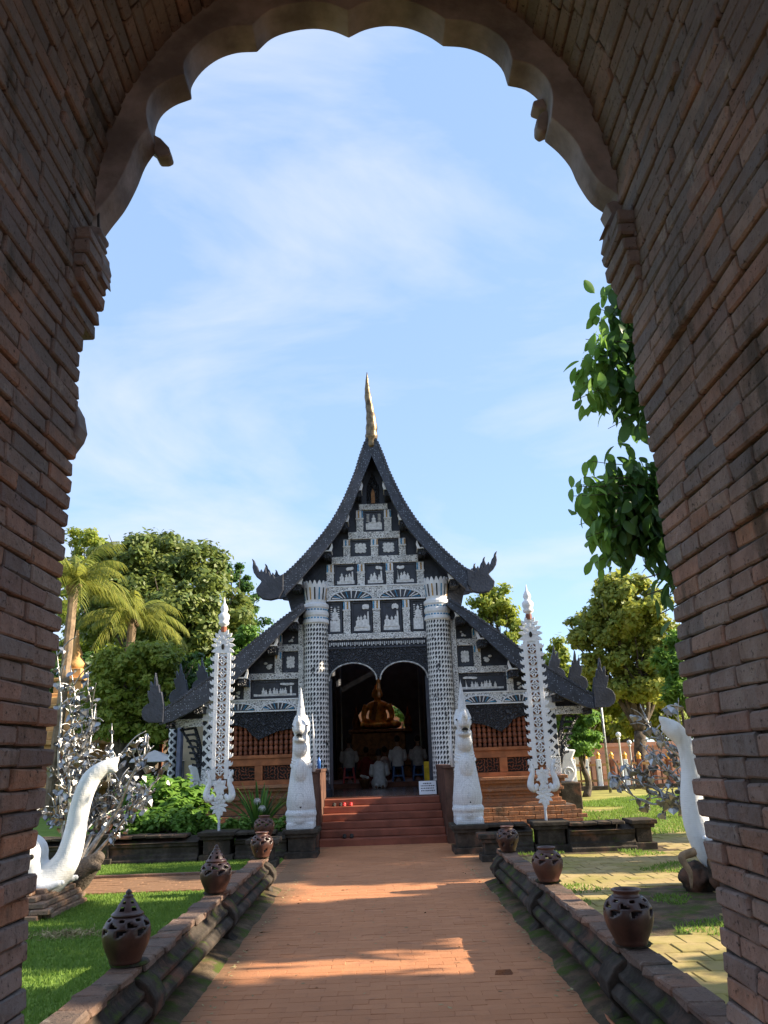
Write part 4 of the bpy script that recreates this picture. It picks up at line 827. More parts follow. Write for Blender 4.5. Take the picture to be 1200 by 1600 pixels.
jar((-1.60,11.05,.437), .98, 'round', 'round pierced jar ending the left rail', rot=.2); jar((1.52,5.55,.437), 1.03, 'open', 'open brown jar nearest on the right rail'); jar((1.53,8.2,.437), .98, 'open', 'open reddish jar second on the right rail', 'pot_red', .3)
jar((1.53,10.75,.437), .95, 'round', 'small round pierced jar ending the right rail', rot=.9); jar((-1.98,13.9,.42), 1.12, 'round', 'dark round jar on squat pedestal left of the steps', 'pot_red', .4); jar((-4.93,14.95,.50), 1.0, 'round', 'small clay jar on the garden wall beside the silver tree', 'pot_red')
# ---- white elephants with raised trunks
def elephant(sd, Y, trunk, rad, label, ped):
    T = [at(px, py, Y) for px, py in trunk]; base = T[-1]; td = .0 if sd > 0 else .28; hx = base.x + sd*-.28           # sd: the way the trunk reaches (+1 right)
    t = thing('elephant_statue', label, 'statue', (hx - sd*.5, Y, 0), 'white elephant statues'); b = MB(); P = smooth_path(T, 6)
    b.tube(P, lerp_list(rad, len(P)), 16); hz = base.z+.10
    b.ell((hx, Y, hz+.10), (.36,.30,.34)); b.ell((hx+sd*.10, Y, hz+.25), (.24,.26,.24)); b.ell((hx-sd*.85, Y, hz+.12), (.80,.46,.46)); b.ell((hx-sd*.35, Y, hz+.08), (.42,.36,.38))
    for s_ in (-1, 1):
        b.tube([(hx-sd*.35, Y+s_*.34, hz-.05), (hx-sd*.1, Y+s_*.40, hz-.22), (hx+sd*.22, Y+s_*.40, hz-.28)], [.18,.14,.11], 12); b.tube([(hx-sd*1.25, Y+s_*.36, hz-.05), (hx-sd*1.0, Y+s_*.42, hz-.24), (hx-sd*.72, Y+s_*.42, hz-.28)], [.2,.15,.11], 12)
    tip = P[0]; d = (P[0]-P[3]).normalized(); b.tube([tip-d*.05, tip+Vector((sd*.05,0,.035)), tip+Vector((sd*.10,0,.075))], [rad[0]*1.15, rad[0]*.8, .018], 10); b.tube([tip-d*.06, tip+Vector((sd*.045,0,-.07)), tip+Vector((sd*.075,0,-.11))], [rad[0]*1.1, rad[0]*.75, .03], 10)
    bo = b.build('elephant_body', M['elephant'], t, remesh=.028)
    for s_ in (-1, 1):
        b = MB(); b.tube(smooth_path([(hx+sd*.18, Y+s_*.19, hz-.02+td), (hx+sd*.40, Y+s_*.23, hz-.09+td), (hx+sd*.62, Y+s_*.22, hz-.05+td)], 5), lerp_list([.075,.065,.03], 11), 12); b.ell((hx+sd*.62, Y+s_*.22, hz-.05+td), (.035,.03,.03), 8, 6); b.build('tusk', M['white'], t, smooth=True)
        b = MB(); b.ell((0,0,0), (.30,.035,.36), 14, 8, Matrix.Translation((hx-sd*.22, Y+s_*.36, hz+.12)) @ Matrix.Rotation(s_*sd*.35, 4, 'Z')); b.build('ear', M['elephant'], t, smooth=True)
        b = MB(); b.ell((hx+sd*.24, Y+s_*.21, hz+.24), (.03,.02,.03), 8, 6); b.build('eye', M['darkgap'], bo)
    b = MB(); b.tube([(hx+sd*.20, Y-.31, hz+.24), (hx+sd*.02, Y-.36, hz+.30), (hx-sd*.2, Y-.33, hz+.42)], .018, 6); b.build('bridle', M['gold'], bo)
    return hx, hz
ex, ez = elephant(1, 10.3, [(174,1193),(158,1203),(141,1219),(127,1254),(118,1298),(107,1338),(88,1366),(62,1384)], [.07,.10,.115,.12,.128,.148,.18,.22], 'white elephant statue raising its trunk beside the lawn', 0)
fx, fz = elephant(-1, 10.25, [(1042,1129),(1052,1140),(1070,1162),(1079,1202),(1081,1250),(1092,1294),(1112,1330),(1142,1352)], [.07,.12,.105,.115,.135,.165,.19,.21], 'white elephant statue raising its trunk beside the paved court', 0)
t = thing('elephant_plinth', 'stepped brick plinth under the elephant beside the lawn', 'plinth', (ex-.3, 10.3, 0)); pb = [chamfer_mesh('e', None, .22, .15, .056, .006, .005, 120+i) for i in range(4)]; its = []
for j in range(5):
    x0, x1 = ex-1.5+.02*j, ex+.60-.035*j; y0 = 10.3-.62+.03*j; x = x0+(j % 2)*.1
    while x < x1-.1: its.append((Matrix.Translation((x+.11, y0+.07, .03+.06*j)), view_size((x, y0, 0), .2))); x += .226
    y = y0+.16
    while y < 10.9-.03*j: its.append((Matrix.Translation((x1-.05, y+.11, .03+.06*j)) @ Matrix.Rotation(PI/2, 4, 'Z'), view_size((x1, y, 0), .15))); y += .226
field(its, pb, M['tan_brick'], 'brick', t, 'plinth_bricks'); b = MB(); b.box(ex-1.4, ex+.36, 9.86, 10.85, -.02, .30); b.build('plinth_core', M['mortar'], t)
t = thing('elephant_plinth', 'dark rock and driftwood base under the elephant beside the paved court', 'plinth', (fx, 10.25, 0)); b = MB()
for i in range(14): r_ = rng.uniform(.18,.3); b.ell((fx-.95+rng.uniform(0,2.0), 10.25+rng.uniform(-.45,.35), rng.uniform(.06,.26)), (r_, r_*.9, r_*.8))
ro = b.build('rock', M['wall_dark'], t, remesh=.03); tx = bpy.data.textures.new('rock_relief', 'CLOUDS'); tx.noise_scale = .22; dm = ro.modifiers.new('d', 'DISPLACE'); dm.texture = tx; dm.texture_coords = 'GLOBAL'; dm.strength = .22
for i in range(9):
    p0 = Vector((fx-.75+rng.uniform(-.2,.5), 9.72+rng.uniform(-.06,.1), .45+rng.uniform(-.05,.1))); b = MB(); b.tube(smooth_path([p0, p0+Vector((-.1+rng.uniform(-.1,.1),-.05,-.05)), p0+Vector((-.12+rng.uniform(-.15,.1),-.08,-.2)), p0+Vector((-.1+rng.uniform(-.2,.1),-.1,-.36))], 4), lerp_list([.05,.045,.03,.012], 13), 7); b.build('driftwood_root', M['root'], t, smooth=True)
t = thing('driftwood_log', 'dark gnarled driftwood log behind the elephant plinth on the lawn', 'log', (-3.9, 11.0, 0)); b = MB(); p0 = at(140,1352,10.9); b.tube(smooth_path([p0+Vector((.15,0,.12)), p0+Vector((0,.05,0)), p0+Vector((-.15,.1,-.15)), p0+Vector((-.3,.1,-.36))], 5), lerp_list([.06,.13,.16,.12], 16), 10); b.tube([p0, p0+Vector((.16,-.1,-.03))], [.08,.04], 8); b.build('log', M['bark'], t, remesh=.02)
# ---- silver heart-leaf trees
def heart():
    pts = []
    for i in range(16):
        a = 2*PI*i/16; pts.append((.058*math.sin(a)**3*1.05, .052*(13*math.cos(a)-5*math.cos(2*a)-2*math.cos(3*a)-math.cos(4*a))/16))
    b = MB(); n = len(pts); b.add([(0,-.014,.0)] + [(x, abs(x)*.22, z-.02) for x, z in pts] + [(0,-.010,.0)] + [(x, abs(x)*.22+.004, z-.02) for x, z in pts], [(0, i+1, (i+1)%n+1) for i in range(n)] + [(n+1, n+2+(i+1)%n, n+2+i) for i in range(n)]); return b
HM = heart().mesh('heart_leaf', M['silver'])
def silver_tree(base, tips, nleaf, label, seed, hang=.0, size=1.0):
    r = random.Random(seed); t = thing('silver_leaf_tree', label, 'tree', base, 'silver wish trees'); B = Vector(base); sp = []
    for i, tip in enumerate(tips):
        tip = Vector(tip); mid = B.lerp(tip, .45) + Vector((r.uniform(-.12,.12), r.uniform(-.12,.12), r.uniform(.0,.25))); m2 = B.lerp(tip, .75) + Vector((r.uniform(-.14,.14), r.uniform(-.1,.1), r.uniform(-.05,.15))); P = smooth_path([B, mid, m2, tip], 6)
        b = MB(); b.tube(P, lerp_list([.042,.024,.015,.006], len(P)), 7)
        for j in range(9):
            k = r.randint(5, len(P)-2); q = P[k]; e = q + Vector((r.uniform(-.35,.35), r.uniform(-.3,.3), r.uniform(-.1,.38))); P2 = smooth_path([q, q.lerp(e,.5)+Vector((0,0,.05)), e], 4); b.tube(P2, lerp_list([.014,.010,.005], len(P2)), 5); sp += P2[2:]
        b.build('branch', M['silver_br'], t, smooth=True); sp += P[8:]
    xb = MB(); hv = heart()
    for i in range(nleaf + (260 if nleaf > 200 else 0)):
        p = r.choice(sp) + Vector((r.gauss(0,.05), r.gauss(0,.05), r.gauss(0,.04)-.06*size)); 
        s_ = r.uniform(.7,1.25)*size; mtx = Matrix.Translation(p) @ Euler((r.gauss(0,.4+hang), r.gauss(0,.5), r.uniform(-PI, PI) if not hang else r.gauss(0,.8))).to_matrix().to_4x4() @ Matrix.Diagonal((s_, s_, s_, 1))
        if i >= nleaf: xb.add(hv.v, hv.f, mtx); continue
        o = bpy.data.objects.new('heart_leaf', HM); C.objects.link(o); o.parent = t; o.matrix_parent_inverse = Matrix.Translation(-B); o.matrix_basis = mtx
    if xb.v: o = xb.build('small_heart_leaves', M['silver'], t); o['kind'] = 'stuff'
lb = gnd(118,1330); lb = Vector((lb.x, 12.6, 0)); lb.x = at(112,1300,12.6).x
silver_tree(lb, [at(p[0], p[1], 12.6+rng.uniform(-.5,.5)) for p in [(88,1010),(110,1040),(135,1062),(150,1100),(105,1090),(90,1150),(175,1130),(170,1175),(205,1160),(240,1165),(225,1190),(195,1215),(250,1215),(235,1235),(160,1225),(95,1230),(185,1240),(128,1140)]], 290, 'leafless silver tree hung with silver heart leaves beside the garden bed', 3, .0, 1.05)
rb = at(1125,1262,13.2); rb.z = .1
silver_tree(rb, [at(p[0], p[1], 13.2+rng.uniform(-.4,.4)) for p in [(955,1212),(975,1190),(965,1228),(1000,1160),(1010,1125),(1000,1100),(1030,1150),(1040,1110),(1035,1195),(1015,1235),(1035,1245),(985,1215),(1060,1090),(1045,1215)]], 120, 'silver tree hung with heart leaves behind the right elephant', 5, .15, 1.35)
# ================================================================== INSIDE THE HALL
bx, by, bz = at(591,1140,31.0); t = thing('seated_buddha', 'golden seated buddha statue glowing at the end of the dark hall', 'statue', (bx, by, bz)); b = MB(); k = 1.0
b.ell((bx, by, bz+.16), (.78,.50,.17)); b.ell((bx, by+.05, bz+.48), (.36,.26,.42)); b.ell((bx, by+.03, bz+.86), (.44,.25,.22)); b.lathe([(.13,.98),(.12,1.14)], (bx, by, bz), 10); b.ell((bx, by-.02, bz+1.33), (.19,.20,.25)); b.ell((bx, by, bz+1.58), (.10,.10,.09)); b.tube([(bx, by, bz+1.6), (bx, by, bz+1.85)], [.06,.006], 8)
for s_ in (-1, 1):
    b.tube(smooth_path([(bx+s_*.40, by, bz+.90), (bx+s_*.52, by-.02, bz+.62), (bx+s_*.50, by-.15, bz+.38), (bx+s_*.28, by-.38, bz+.30)], 4), lerp_list([.14,.11,.09,.07], 13), 10); b.ell((bx+s_*.62, by-.08, bz+.17), (.26,.3,.16)); b.ell((bx+s_*.195, by, bz+1.28), (.02,.04,.09), 8, 6)
b.build('buddha_body', M['gold'], t, remesh=.022); b = MB(); b.prism([(bx-.3,bz+.34),(bx-.12,bz+1.0),(bx+.02,bz+1.0),(bx-.1,bz+.34)], by-.27, by-.22); b.build('robe_sash', M['gold_dk'], t)
t = thing('statue_pedestal', 'dark tiered altar pedestal under the golden buddha', 'pedestal', (bx, by, .92))
for z0, z1, w in ((.92,1.3,1.5),(1.3,1.7,1.25),(1.7,bz-.12,1.0),(bz-.12,bz,1.1)): b = MB(); b.box(bx-w, bx+w, by-.7*w, by+.6*w, z0, z1); b.build('altar_tier', M['gold_dk'], t, bevel=.03)
for px in (557, 638):
    q = at(px,1140,30.6); t = thing('altar_stupa', 'small dark flame-shaped altar ornament %s of the buddha' % ('left' if px < 590 else 'right'), 'ornament', (q.x, 30.6, q.z-.1), 'altar ornaments'); b = MB(); b.lathe([(.16,-.15),(.17,.0),(.12,.05),(.15,.15),(.17,.25),(.12,.4),(.05,.6),(.01,.85)], (q.x, 30.6, q.z), 12); b.build('ornament_body', M['gold_dk'], t, smooth=True); b = MB(); b.box(q.x-.2, q.x+.2, 30.4, 30.8, .92, q.z-.15); b.build('ornament_stand', M['black_plain'], t)
def person(px, py, Y, z0, pose, shirt, pants, label, lean=.05):
    x = at(px, py, Y).x; t = thing('person', label, 'person', (x, Y, z0), 'worshippers in the hall'); h = .20 if pose == 'floor' else .47; O = Vector((x, Y, z0))
    hip, nk = O+Vector((0,0,h)), O+Vector((0,lean,h+.52)); b = MB()
    b.tube([hip, hip+Vector((0,lean*.3,.2)), hip+Vector((0,lean*.7,.42)), nk], [.15,.135,.15,.06], 12); b.tube([nk-Vector((0,0,.04)), nk+Vector((0,.02,.10))], .05, 10); hd = nk+Vector((0,.05,.20)); b.ell(hd, (.078,.095,.115), 14, 10); b.ell(hd+Vector((0,.09,-.01)), (.015,.02,.02), 6, 4)
    arms = []; legs = []
    for s_ in (-1, 1):
        b.ell(hd+Vector((s_*.08,.0,-.01)), (.012,.02,.03), 6, 4)
        A = [nk+Vector((s_*.16,0,-.10)), nk+Vector((s_*.22,.05,-.34)), nk+Vector((s_*.12,.28,-.34)), nk+Vector((s_*.03,.36,-.22))]; arms.append(A); b.tube(smooth_path(A,4), lerp_list([.055,.045,.038,.026], 13), 8)
        w = A[-1]; b.ell(w+Vector((0,.02,.05)), (.014,.032,.05), 8, 6)
        for f in range(4): b.tube([w+Vector((0,-.005+.017*f,.08)), w+Vector((0,-.005+.017*f,.115+.012*(f in (1,2)))), w+Vector((s_*-.004,-.003+.017*f,.15+.018*(f in (1,2))))], [.0085,.008,.006], 6)
        b.tube([w+Vector((0,-.015,.04)), w+Vector((s_*.004,-.035,.07)), w+Vector((0,-.035,.10))], [.010,.009,.007], 6)
        L = [hip+Vector((s_*.09,.02,-.02)), O+Vector((s_*.14,.42,.12)), O+Vector((s_*.13,.15,.05)), O+Vector((s_*.09,-.16,.045)), O+Vector((s_*.09,-.26,.03))] if pose == 'floor' else [hip+Vector((s_*.09,.0,0)), hip+Vector((s_*.11,.42,.0)), O+Vector((s_*.11,.46,.08)), O+Vector((s_*.12,.58,.03))]
        legs.append(L); b.tube(smooth_path(L,4), lerp_list([.09,.07,.055,.04,.035] if pose == 'floor' else [.09,.07,.05,.035], (len(L)-1)*4+1), 9)
    bo = b.build('body', M['skin'], t, remesh=.012)
    b = MB(); b.tube([hip-Vector((0,0,.06)), hip+Vector((0,lean*.3,.2)), hip+Vector((0,lean*.7,.40)), nk-Vector((0,0,.05)), nk+Vector((0,0,.01))], [.185,.165,.185,.12,.065], 14)
    for A in arms: b.tube(smooth_path(A[:3],4), lerp_list([.09,.075,.06], 9), 9)
    b.build('shirt', M[shirt], t, remesh=.018); b = MB(); b.ell(hip+Vector((0,.02,-.03)), (.19,.19,.13))
    for L in legs: b.tube(smooth_path(L[:-1],4), lerp_list([.125,.10,.075,.06][:len(L)-1], (len(L)-2)*4+1), 10)
    b.build('trousers', M[pants], t, remesh=.018); b = MB(); b.ell(hd+Vector((0,-.018,.025)), (.088,.095,.112), 14, 10); b.build('hair', M['hair'], t, smooth=True); return x
def stool(x, Y, z0, mat, label):
    t = thing('plastic_stool', label, 'stool', (x, Y, z0), 'plastic stools in the hall'); b = MB(); b.lathe([(.17,.42),(.185,.43),(.18,.455)], (x, Y, z0), 4, sq=1.0); b.build('seat', M[mat], t, bevel=.01)
    for sx in (-1, 1):
        for sy in (-1, 1): b = MB(); b.tube([(x+sx*.12, Y+sy*.12, z0+.44), (x+sx*.17, Y+sy*.17, z0)], [.03,.022], 6); b.build('leg', M[mat], t)
    b = MB(); b.box(x-.15, x+.15, Y-.152, Y-.14, z0+.14, z0+.18); b.box(x-.15, x+.15, Y+.14, Y+.152, z0+.14, z0+.18); b.build('stretcher', M[mat], t)
person(593,1228,23.3,.80,'floor','cloth_white','cloth_white','person in white kneeling on the floor in the middle of the hall', .10)
for px, Y, sm, pm, st, lab, sl in ((546,24.7,'cloth_pale','cloth_navy','plastic_red','person in pale shirt seated on a red stool near the left jamb','red plastic stool near the left door jamb'), (623,24.9,'cloth_white','cloth_navy','plastic_blue','person in white shirt seated right of the kneeling person','blue plastic stool right of the kneeling person'), (655,25.2,'cloth_pale','cloth_navy','plastic_blue','person in pale top seated on a stool beside the yellow cloth box','blue plastic stool beside the yellow cloth box')):
    x = person(px,1226,Y,.92,'stool',sm,pm,lab); stool(x, Y, .92, st, sl)
person(573,1222,26.6,.92,'floor','cloth_red','cloth_red','person in dark red top and skirt kneeling left of centre behind'); person(602,1222,27.2,.92,'floor','cloth_white','cloth_red','person in white top kneeling farthest in, right of centre')
q = at(570,1228,23.6); t = thing('offering_bowl', 'small dark bowl with white flowers beside the kneeling person', 'bowl', (q.x, 23.6, .8)); b = MB(); b.lathe([(.08,.0),(.12,.05),(.16,.2),(.17,.24)], (q.x, 23.6, .8), 14); b.build('bowl', M['gold_dk'], t, smooth=True); b = MB()
for i in range(6): b.ell((q.x+rng.uniform(-.1,.1), 23.6+rng.uniform(-.1,.1), 1.08+rng.uniform(0,.06)), (.05,.05,.04), 8, 5)
b.build('flowers', M['cloth_white'], t)
q = at(672,1228,20.8); t = thing('donation_box', 'box draped in yellow cloth beside the right door jamb', 'box', (q.x, 20.8, .8)); b = MB(); b.box(q.x-.13, q.x+.13, 20.68, 20.92, .8, 1.48); b.build('draped_box', M['yellow_cloth'], t, bevel=.02); b = MB()
for i in range(7): b.tube([(q.x-.12+.04*i, 20.675, .81), (q.x-.118+.04*i, 20.67, 1.15), (q.x-.12+.04*i, 20.678, 1.46)], .012, 5)
b.build('cloth_fold', M['yellow_cloth'], t)
q = at(669,1246,18.5); t = thing('notice_board', 'small white notice board leaning at the top of the steps', 'sign', (q.x, 18.55, .80)); b = MB(); b.add([(q.x-.19,18.46,.805),(q.x+.19,18.46,.805),(q.x+.19,18.56,1.08),(q.x-.19,18.56,1.08),(q.x-.19,18.48,.80),(q.x+.19,18.48,.80),(q.x+.19,18.58,1.08),(q.x-.19,18.58,1.08)], [(0,1,2,3),(7,6,5,4),(0,4,5,1),(1,5,6,2),(2,6,7,3),(3,7,4,0)]); bo = b.build('board', M['paper'], t); b = MB()
for j in range(4):
    z = 1.03-.05*j; y = 18.456+(z-.805)*.3636; x = q.x-.15 + (.05 if j == 0 else 0)
    while x < q.x+.14 - (.05 if j == 0 else 0): w = rng.uniform(.015,.04); b.box(x, x+w, y-.001, y+.002, z-.010 if j else z-.016, z+.010); x += w+.012
b.build('faded_lettering', M['ink'], bo)['kind'] = 'stuff'
for (px, py, zz, lab) in ((528,1259,.65,'pair of dark sandals on the top step'), (544,1258,.65,'pair of reddish sandals on the top step'), (545,1307,.13,'pair of dark shoes on the lowest step')):
    q = gnd(px, py, zz); t = thing('sandals', lab, 'shoes', (q.x, q.y, zz), 'shoes left on the steps')
    yk = 16.5+.31*(4 if zz > .3 else 0)+.16
    for s_ in (-1, 1): b = MB(); b.tube([(q.x+s_*.07, yk-.11, zz+.02), (q.x+s_*.072, yk, zz+.025), (q.x+s_*.065, yk+.12, zz+.02)], [.035,.045,.035], 8, flat=(1,.5)); b.ell((q.x+s_*.07, yk+.05, zz+.045), (.04,.05,.03), 8, 5); b.build('shoe', M['rubber' if 'dark' in lab else 'plastic_red'], t, smooth=True)
q = at(508,1190,17.6); t = thing('water_bottle', 'small blue bottle standing on the left stair wall', 'bottle', (q.x, 17.6, 1.25)); b = MB(); b.lathe([(.035,0),(.036,.16),(.03,.19),(.013,.21),(.013,.235)], (TX-1.33, 17.9, 1.422), 12); b.build('bottle', M['plastic_blue'], t, smooth=True)
t = thing('power_cord', 'orange cord looping on the ground along the right rail', 'cord', (1.25, 5.8, 0)); b = MB(); b.tube(smooth_path([gnd(931,1518,.08), gnd(936,1535,.06), gnd(945,1550,.03), gnd(948,1565,.02), gnd(943,1578,.02), gnd(950,1592,.02), gnd(962,1606,.02), gnd(975,1640,.02)], 5), .011, 6); b.build('cord', M['cord'], t, smooth=True)
q = gnd(787,1522); t = thing('brick_shard', 'loose orange brick shard lying on the path', 'brick', (q.x, q.y, 0)); b = MB(); b.add([(-.07,-.02,0),(.06,-.03,0),(.075,.01,0),(-.05,.03,0),(-.06,-.012,.03),(.045,-.02,.035),(.055,.008,.03),(-.04,.02,.026)], [(3,2,1,0),(4,5,6,7),(0,1,5,4),(1,2,6,5),(2,3,7,6),(3,0,4,7)], Matrix.Translation(q)); b.build('shard', M['plinth_brick'], t)
# ================================================================== VEGETATION
def leaves_mesh(name, mat, pts, nrm, size, seed, fold=.0, aspect=.55, jitter=.5):
    """one mesh of small bent leaves at the given points, loosely facing the given normals"""
    r = np.random.default_rng(seed); n = len(pts); nrm = nrm + r.normal(0, jitter, (n, 3)); nrm /= np.linalg.norm(nrm, axis=1)[:, None]
    a = np.cross(nrm, r.normal(0, 1, (n, 3))); a /= np.linalg.norm(a, axis=1)[:, None]; b = np.cross(nrm, a); s = size*r.uniform(.6, 1.3, n)[:, None]
    v = np.stack([pts - a*s*.5, pts + b*s*aspect*.5 - nrm*s*.08, pts + a*s*.5 - nrm*s*.16, pts - b*s*aspect*.5 - nrm*s*.08], 1).reshape(-1, 3)
    me = bpy.data.meshes.new(name); me.vertices.add(n*4); me.vertices.foreach_set('co', v.ravel()); me.loops.add(n*4); me.loops.foreach_set('vertex_index', np.arange(n*4)); me.polygons.add(n); me.polygons.foreach_set('loop_start', np.arange(n)*4); me.polygons.foreach_set('loop_total', np.full(n, 4)); me.update(); me.validate(); me.materials.append(mat); return me
def crown_points(clumps, n, seed, sub=9, shell=.55):
    """leaf positions: every clump breaks into smaller tufts with gaps between them"""
    r = np.random.default_rng(seed); P = []; N = []; vol = np.array([c[1][0]*c[1][1]+c[1][0]*c[1][2] for c in clumps]); vol /= vol.sum()
    for (c, rad), w in zip(clumps, vol):
        c = np.array(c); rad = np.array(rad); m = max(3, int(sub*2.2)); cnt = int(n*w); d = r.normal(0, 1, (m, 3)); d /= np.linalg.norm(d, axis=1)[:, None]; d[:, 2] = d[:, 2]*.85 + .12
        tuft = c + d*rad*r.uniform(.35, 1.08, m)[:, None]; tr = rad.mean()*r.uniform(.14, .36, m); k = r.integers(0, m, cnt); e = r.normal(0, 1, (cnt, 3)); e /= np.linalg.norm(e, axis=1)[:, None]; q = np.abs(r.normal(.8, .28, cnt))
        p = tuft[k] + e*(tr[k]*q)[:, None]*np.array([1.15, 1.15, .8]); P.append(p); N.append(e*.8 + (p-c)/rad*.3 + np.array([0, 0, .5]))
    return np.concatenate(P), np.concatenate(N)
def tree(name, label, base, clumps, n, size, mat, seed, trunk=.25, group='trees around the temple', sub=10, aspect=.55, limbs=True, cat='tree'):
    r = random.Random(seed); t = thing(name, label, cat, base, group); B = Vector(base); b = MB(); cm = Vector((0,0,0))
    for c, rad in clumps: cm += Vector(c)
    cm /= len(clumps); f = B.lerp(cm, .45); f.z = B.z + (min(c[2]-rad[2]*.3 for c, rad in clumps)-B.z)*.6
    P = smooth_path([B, B.lerp(f, .5)+Vector((r.uniform(-.2,.2), r.uniform(-.2,.2), 0)), f], 4); b.tube(P, lerp_list([trunk*1.3, trunk, trunk*.8], len(P)), 9)
    if limbs:
        for c, rad in clumps:
            c = Vector(c); m = f.lerp(c, .5)+Vector((r.uniform(-.3,.3), r.uniform(-.3,.3), r.uniform(-.2,.4))); Q = smooth_path([f, m, c+Vector((0,0,rad[2]*.4))], 4); b.tube(Q, lerp_list([trunk*.6, trunk*.32, trunk*.08], len(Q)), 6)
            for j in range(3): e = c+Vector((r.uniform(-.8,.8)*rad[0], r.uniform(-.8,.8)*rad[1], r.uniform(-.2,.8)*rad[2])); b.tube([m, m.lerp(e,.5)+Vector((0,0,.1)), e], [trunk*.2, trunk*.12, trunk*.04], 5)
    b.build('trunk', M['bark'], t, smooth=True); P_, N_ = crown_points(clumps, n, seed, sub); link('crown', leaves_mesh('crown', mat, P_, N_, size, seed, aspect=aspect), t); return t
def cl(px, py, Y, rpx, rpy, dy=1.):          # clump from the survey: centre pixel, distance, radii in pixels
    c = at(px, py, Y); k = Y*1.0/FPX; return (tuple(c), (rpx*k*1.02, rpx*k*dy, rpy*k*1.1))
def fol(name, label, Y, blobs, n, size, mat, seed, trunk=.3, sub=10, aspect=.55, basepx=None, group='trees around the temple', cat='tree'):
    clumps = [cl(x, y, Y + dy_, rx_, ry_) for x, y, rx_, ry_, dy_ in blobs]; bx_ = sum(c[0][0] for c in clumps)/len(clumps) if basepx is None else at(basepx, 1150, Y).x
    return tree(name, label, (bx_, Y, -.05), clumps, n, size, M[mat], seed, trunk, group, sub, aspect, cat=cat)
fol('broadleaf_tree', 'tall dense dark green tree behind the palms, left of the temple', 47, [(200,880,62,55,0),(262,885,58,50,2),(318,905,50,52,0),(352,960,42,55,1),(250,960,75,60,-2),(300,1010,60,55,-1),(170,950,60,60,1),(225,920,70,55,-1),(340,1050,45,55,-1),(290,950,60,50,-2)], 60000, .36, 'leaf_a', 11, .45, 13)
fol('broadleaf_tree', 'bluish green tree rising close to the left roof edge', 56, [(375,950,30,40,0),(392,990,26,36,0),(360,900,26,28,0),(380,1040,36,40,0)], 12000, .33, 'leaf_c', 12, .35, 10)
fol('broadleaf_tree', 'pale green treetop behind the taller palm at the wall', 60, [(130,850,34,30,0),(165,880,32,34,0),(110,900,40,40,0),(120,960,50,50,0),(160,1010,50,50,0),(110,1040,50,50,0),(200,1000,50,50,0)], 26000, .36, 'leaf_b', 13, .4, 10)
fol('broadleaf_tree', 'bright young tree peeping over the left wing roof', 40, [(385,1005,26,22,0),(352,1025,30,26,0)], 6000, .24, 'leaf_d', 14, .2, 8)
fol('round_shrub_tree', 'rounded yellow-green shrub tree below the palms', 29, [(228,1040,48,42,0),(170,1062,48,40,0),(235,1085,48,42,.5),(200,1110,50,40,1),(150,1105,36,36,.5),(200,1060,55,45,-.3),(175,1125,50,40,0),(240,1125,45,40,0)], 44000, .2, 'leaf_b', 15, .25, 12)
fol('shade_tree', 'dark shaded tree behind the silver tree and pavilion', 36, [(215,1135,62,45,0),(285,1120,40,45,2),(150,1130,50,55,1),(300,1060,30,40,1),(110,1090,50,60,1),(180,1080,60,55,2),(260,1070,60,55,2),(330,1090,40,60,3),(300,1160,50,40,4)], 42000, .28, 'leaf_c', 16, .3, 10)
fol('broadleaf_tree', 'sunlit green tree showing right of the upper roof', 55, [(770,945,34,36,0),(752,985,30,40,0),(800,985,28,30,0),(775,1020,40,36,0)], 16000, .34, 'leaf_b', 17, .35, 11)
fol('broadleaf_tree', 'spreading yellow-tinged tree behind the right court', 37, [(955,925,38,30,0),(1000,950,48,40,-1),(930,975,36,34,1),(985,1010,52,44,0),(905,1000,24,22,1),(1035,1000,40,60,-1),(1010,1070,60,44,0),(950,1050,40,34,1),(965,975,50,45,0),(1030,1040,45,50,0)], 46000, .27, 'leaf_e', 18, .3, 10, basepx=1005)
fol('broadleaf_tree', 'green tree behind the three right roof finials', 46, [(868,1035,30,30,0),(900,1070,34,34,0),(935,1090,36,36,0),(960,1130,40,36,0),(1000,1120,50,36,-4),(1050,1110,50,50,-4),(900,1130,50,30,0)], 30000, .30, 'leaf_b', 19, .3, 10)
fol('leafy_bush', 'clipped dark green bush beside the right outer column', 31, [(905,1120,26,22,0),(888,1150,20,24,0),(925,1148,22,26,0),(905,1165,26,20,0)], 11000, .17, 'leaf_d', 20, .12, 10, cat='bush')
fol('leafy_bush', 'spear-leaved bright green bush against the gateway, beyond the court', 20, [(1045,1040,26,30,0),(1058,1080,24,34,0),(1062,1010,16,28,0)], 3200, .34, 'leaf_d', 21, .08, 9, .22, cat='bush')
fol('leafy_bush', 'green bush glimpsed through the back of the hall, right of the buddha', 42, [(632,1112,14,22,0),(640,1130,12,16,0)], 2600, .2, 'leaf_d', 24, .1, 8, cat='bush')
far_l = [(-620,1090,150,80,0),(-450,1100,140,75,0),(-300,1100,130,75,0),(-170,1110,120,65,0),(-60,1120,110,60,0),(60,1120,80,50,0),(160,1120,70,50,0),(260,1110,70,60,0),(330,1120,60,50,0),(440,1100,60,60,0)]; far_r = [(720,1100,70,60,0),(830,1110,70,50,0),(930,1130,70,45,0),(1020,1120,70,55,0),(1120,1110,90,60,0),(1260,1100,120,70,0),(1420,1090,140,75,0),(1600,1080,150,80,0)]
for lst, lab, sd_ in ((far_l, 'distant belt of trees closing the view left of the temple', 22), (far_r, 'distant belt of trees closing the view right of the temple', 23)):
    P_, N_ = crown_points([cl(x, y, 85, rx_, ry_, .4) for x, y, rx_, ry_, _ in lst], 60000, sd_, 22); o = link('tree_belt', leaves_mesh('tree_belt', M['leaf_a'], P_, N_, .6, sd_)); tag(o, lab, 'trees', kind='stuff')
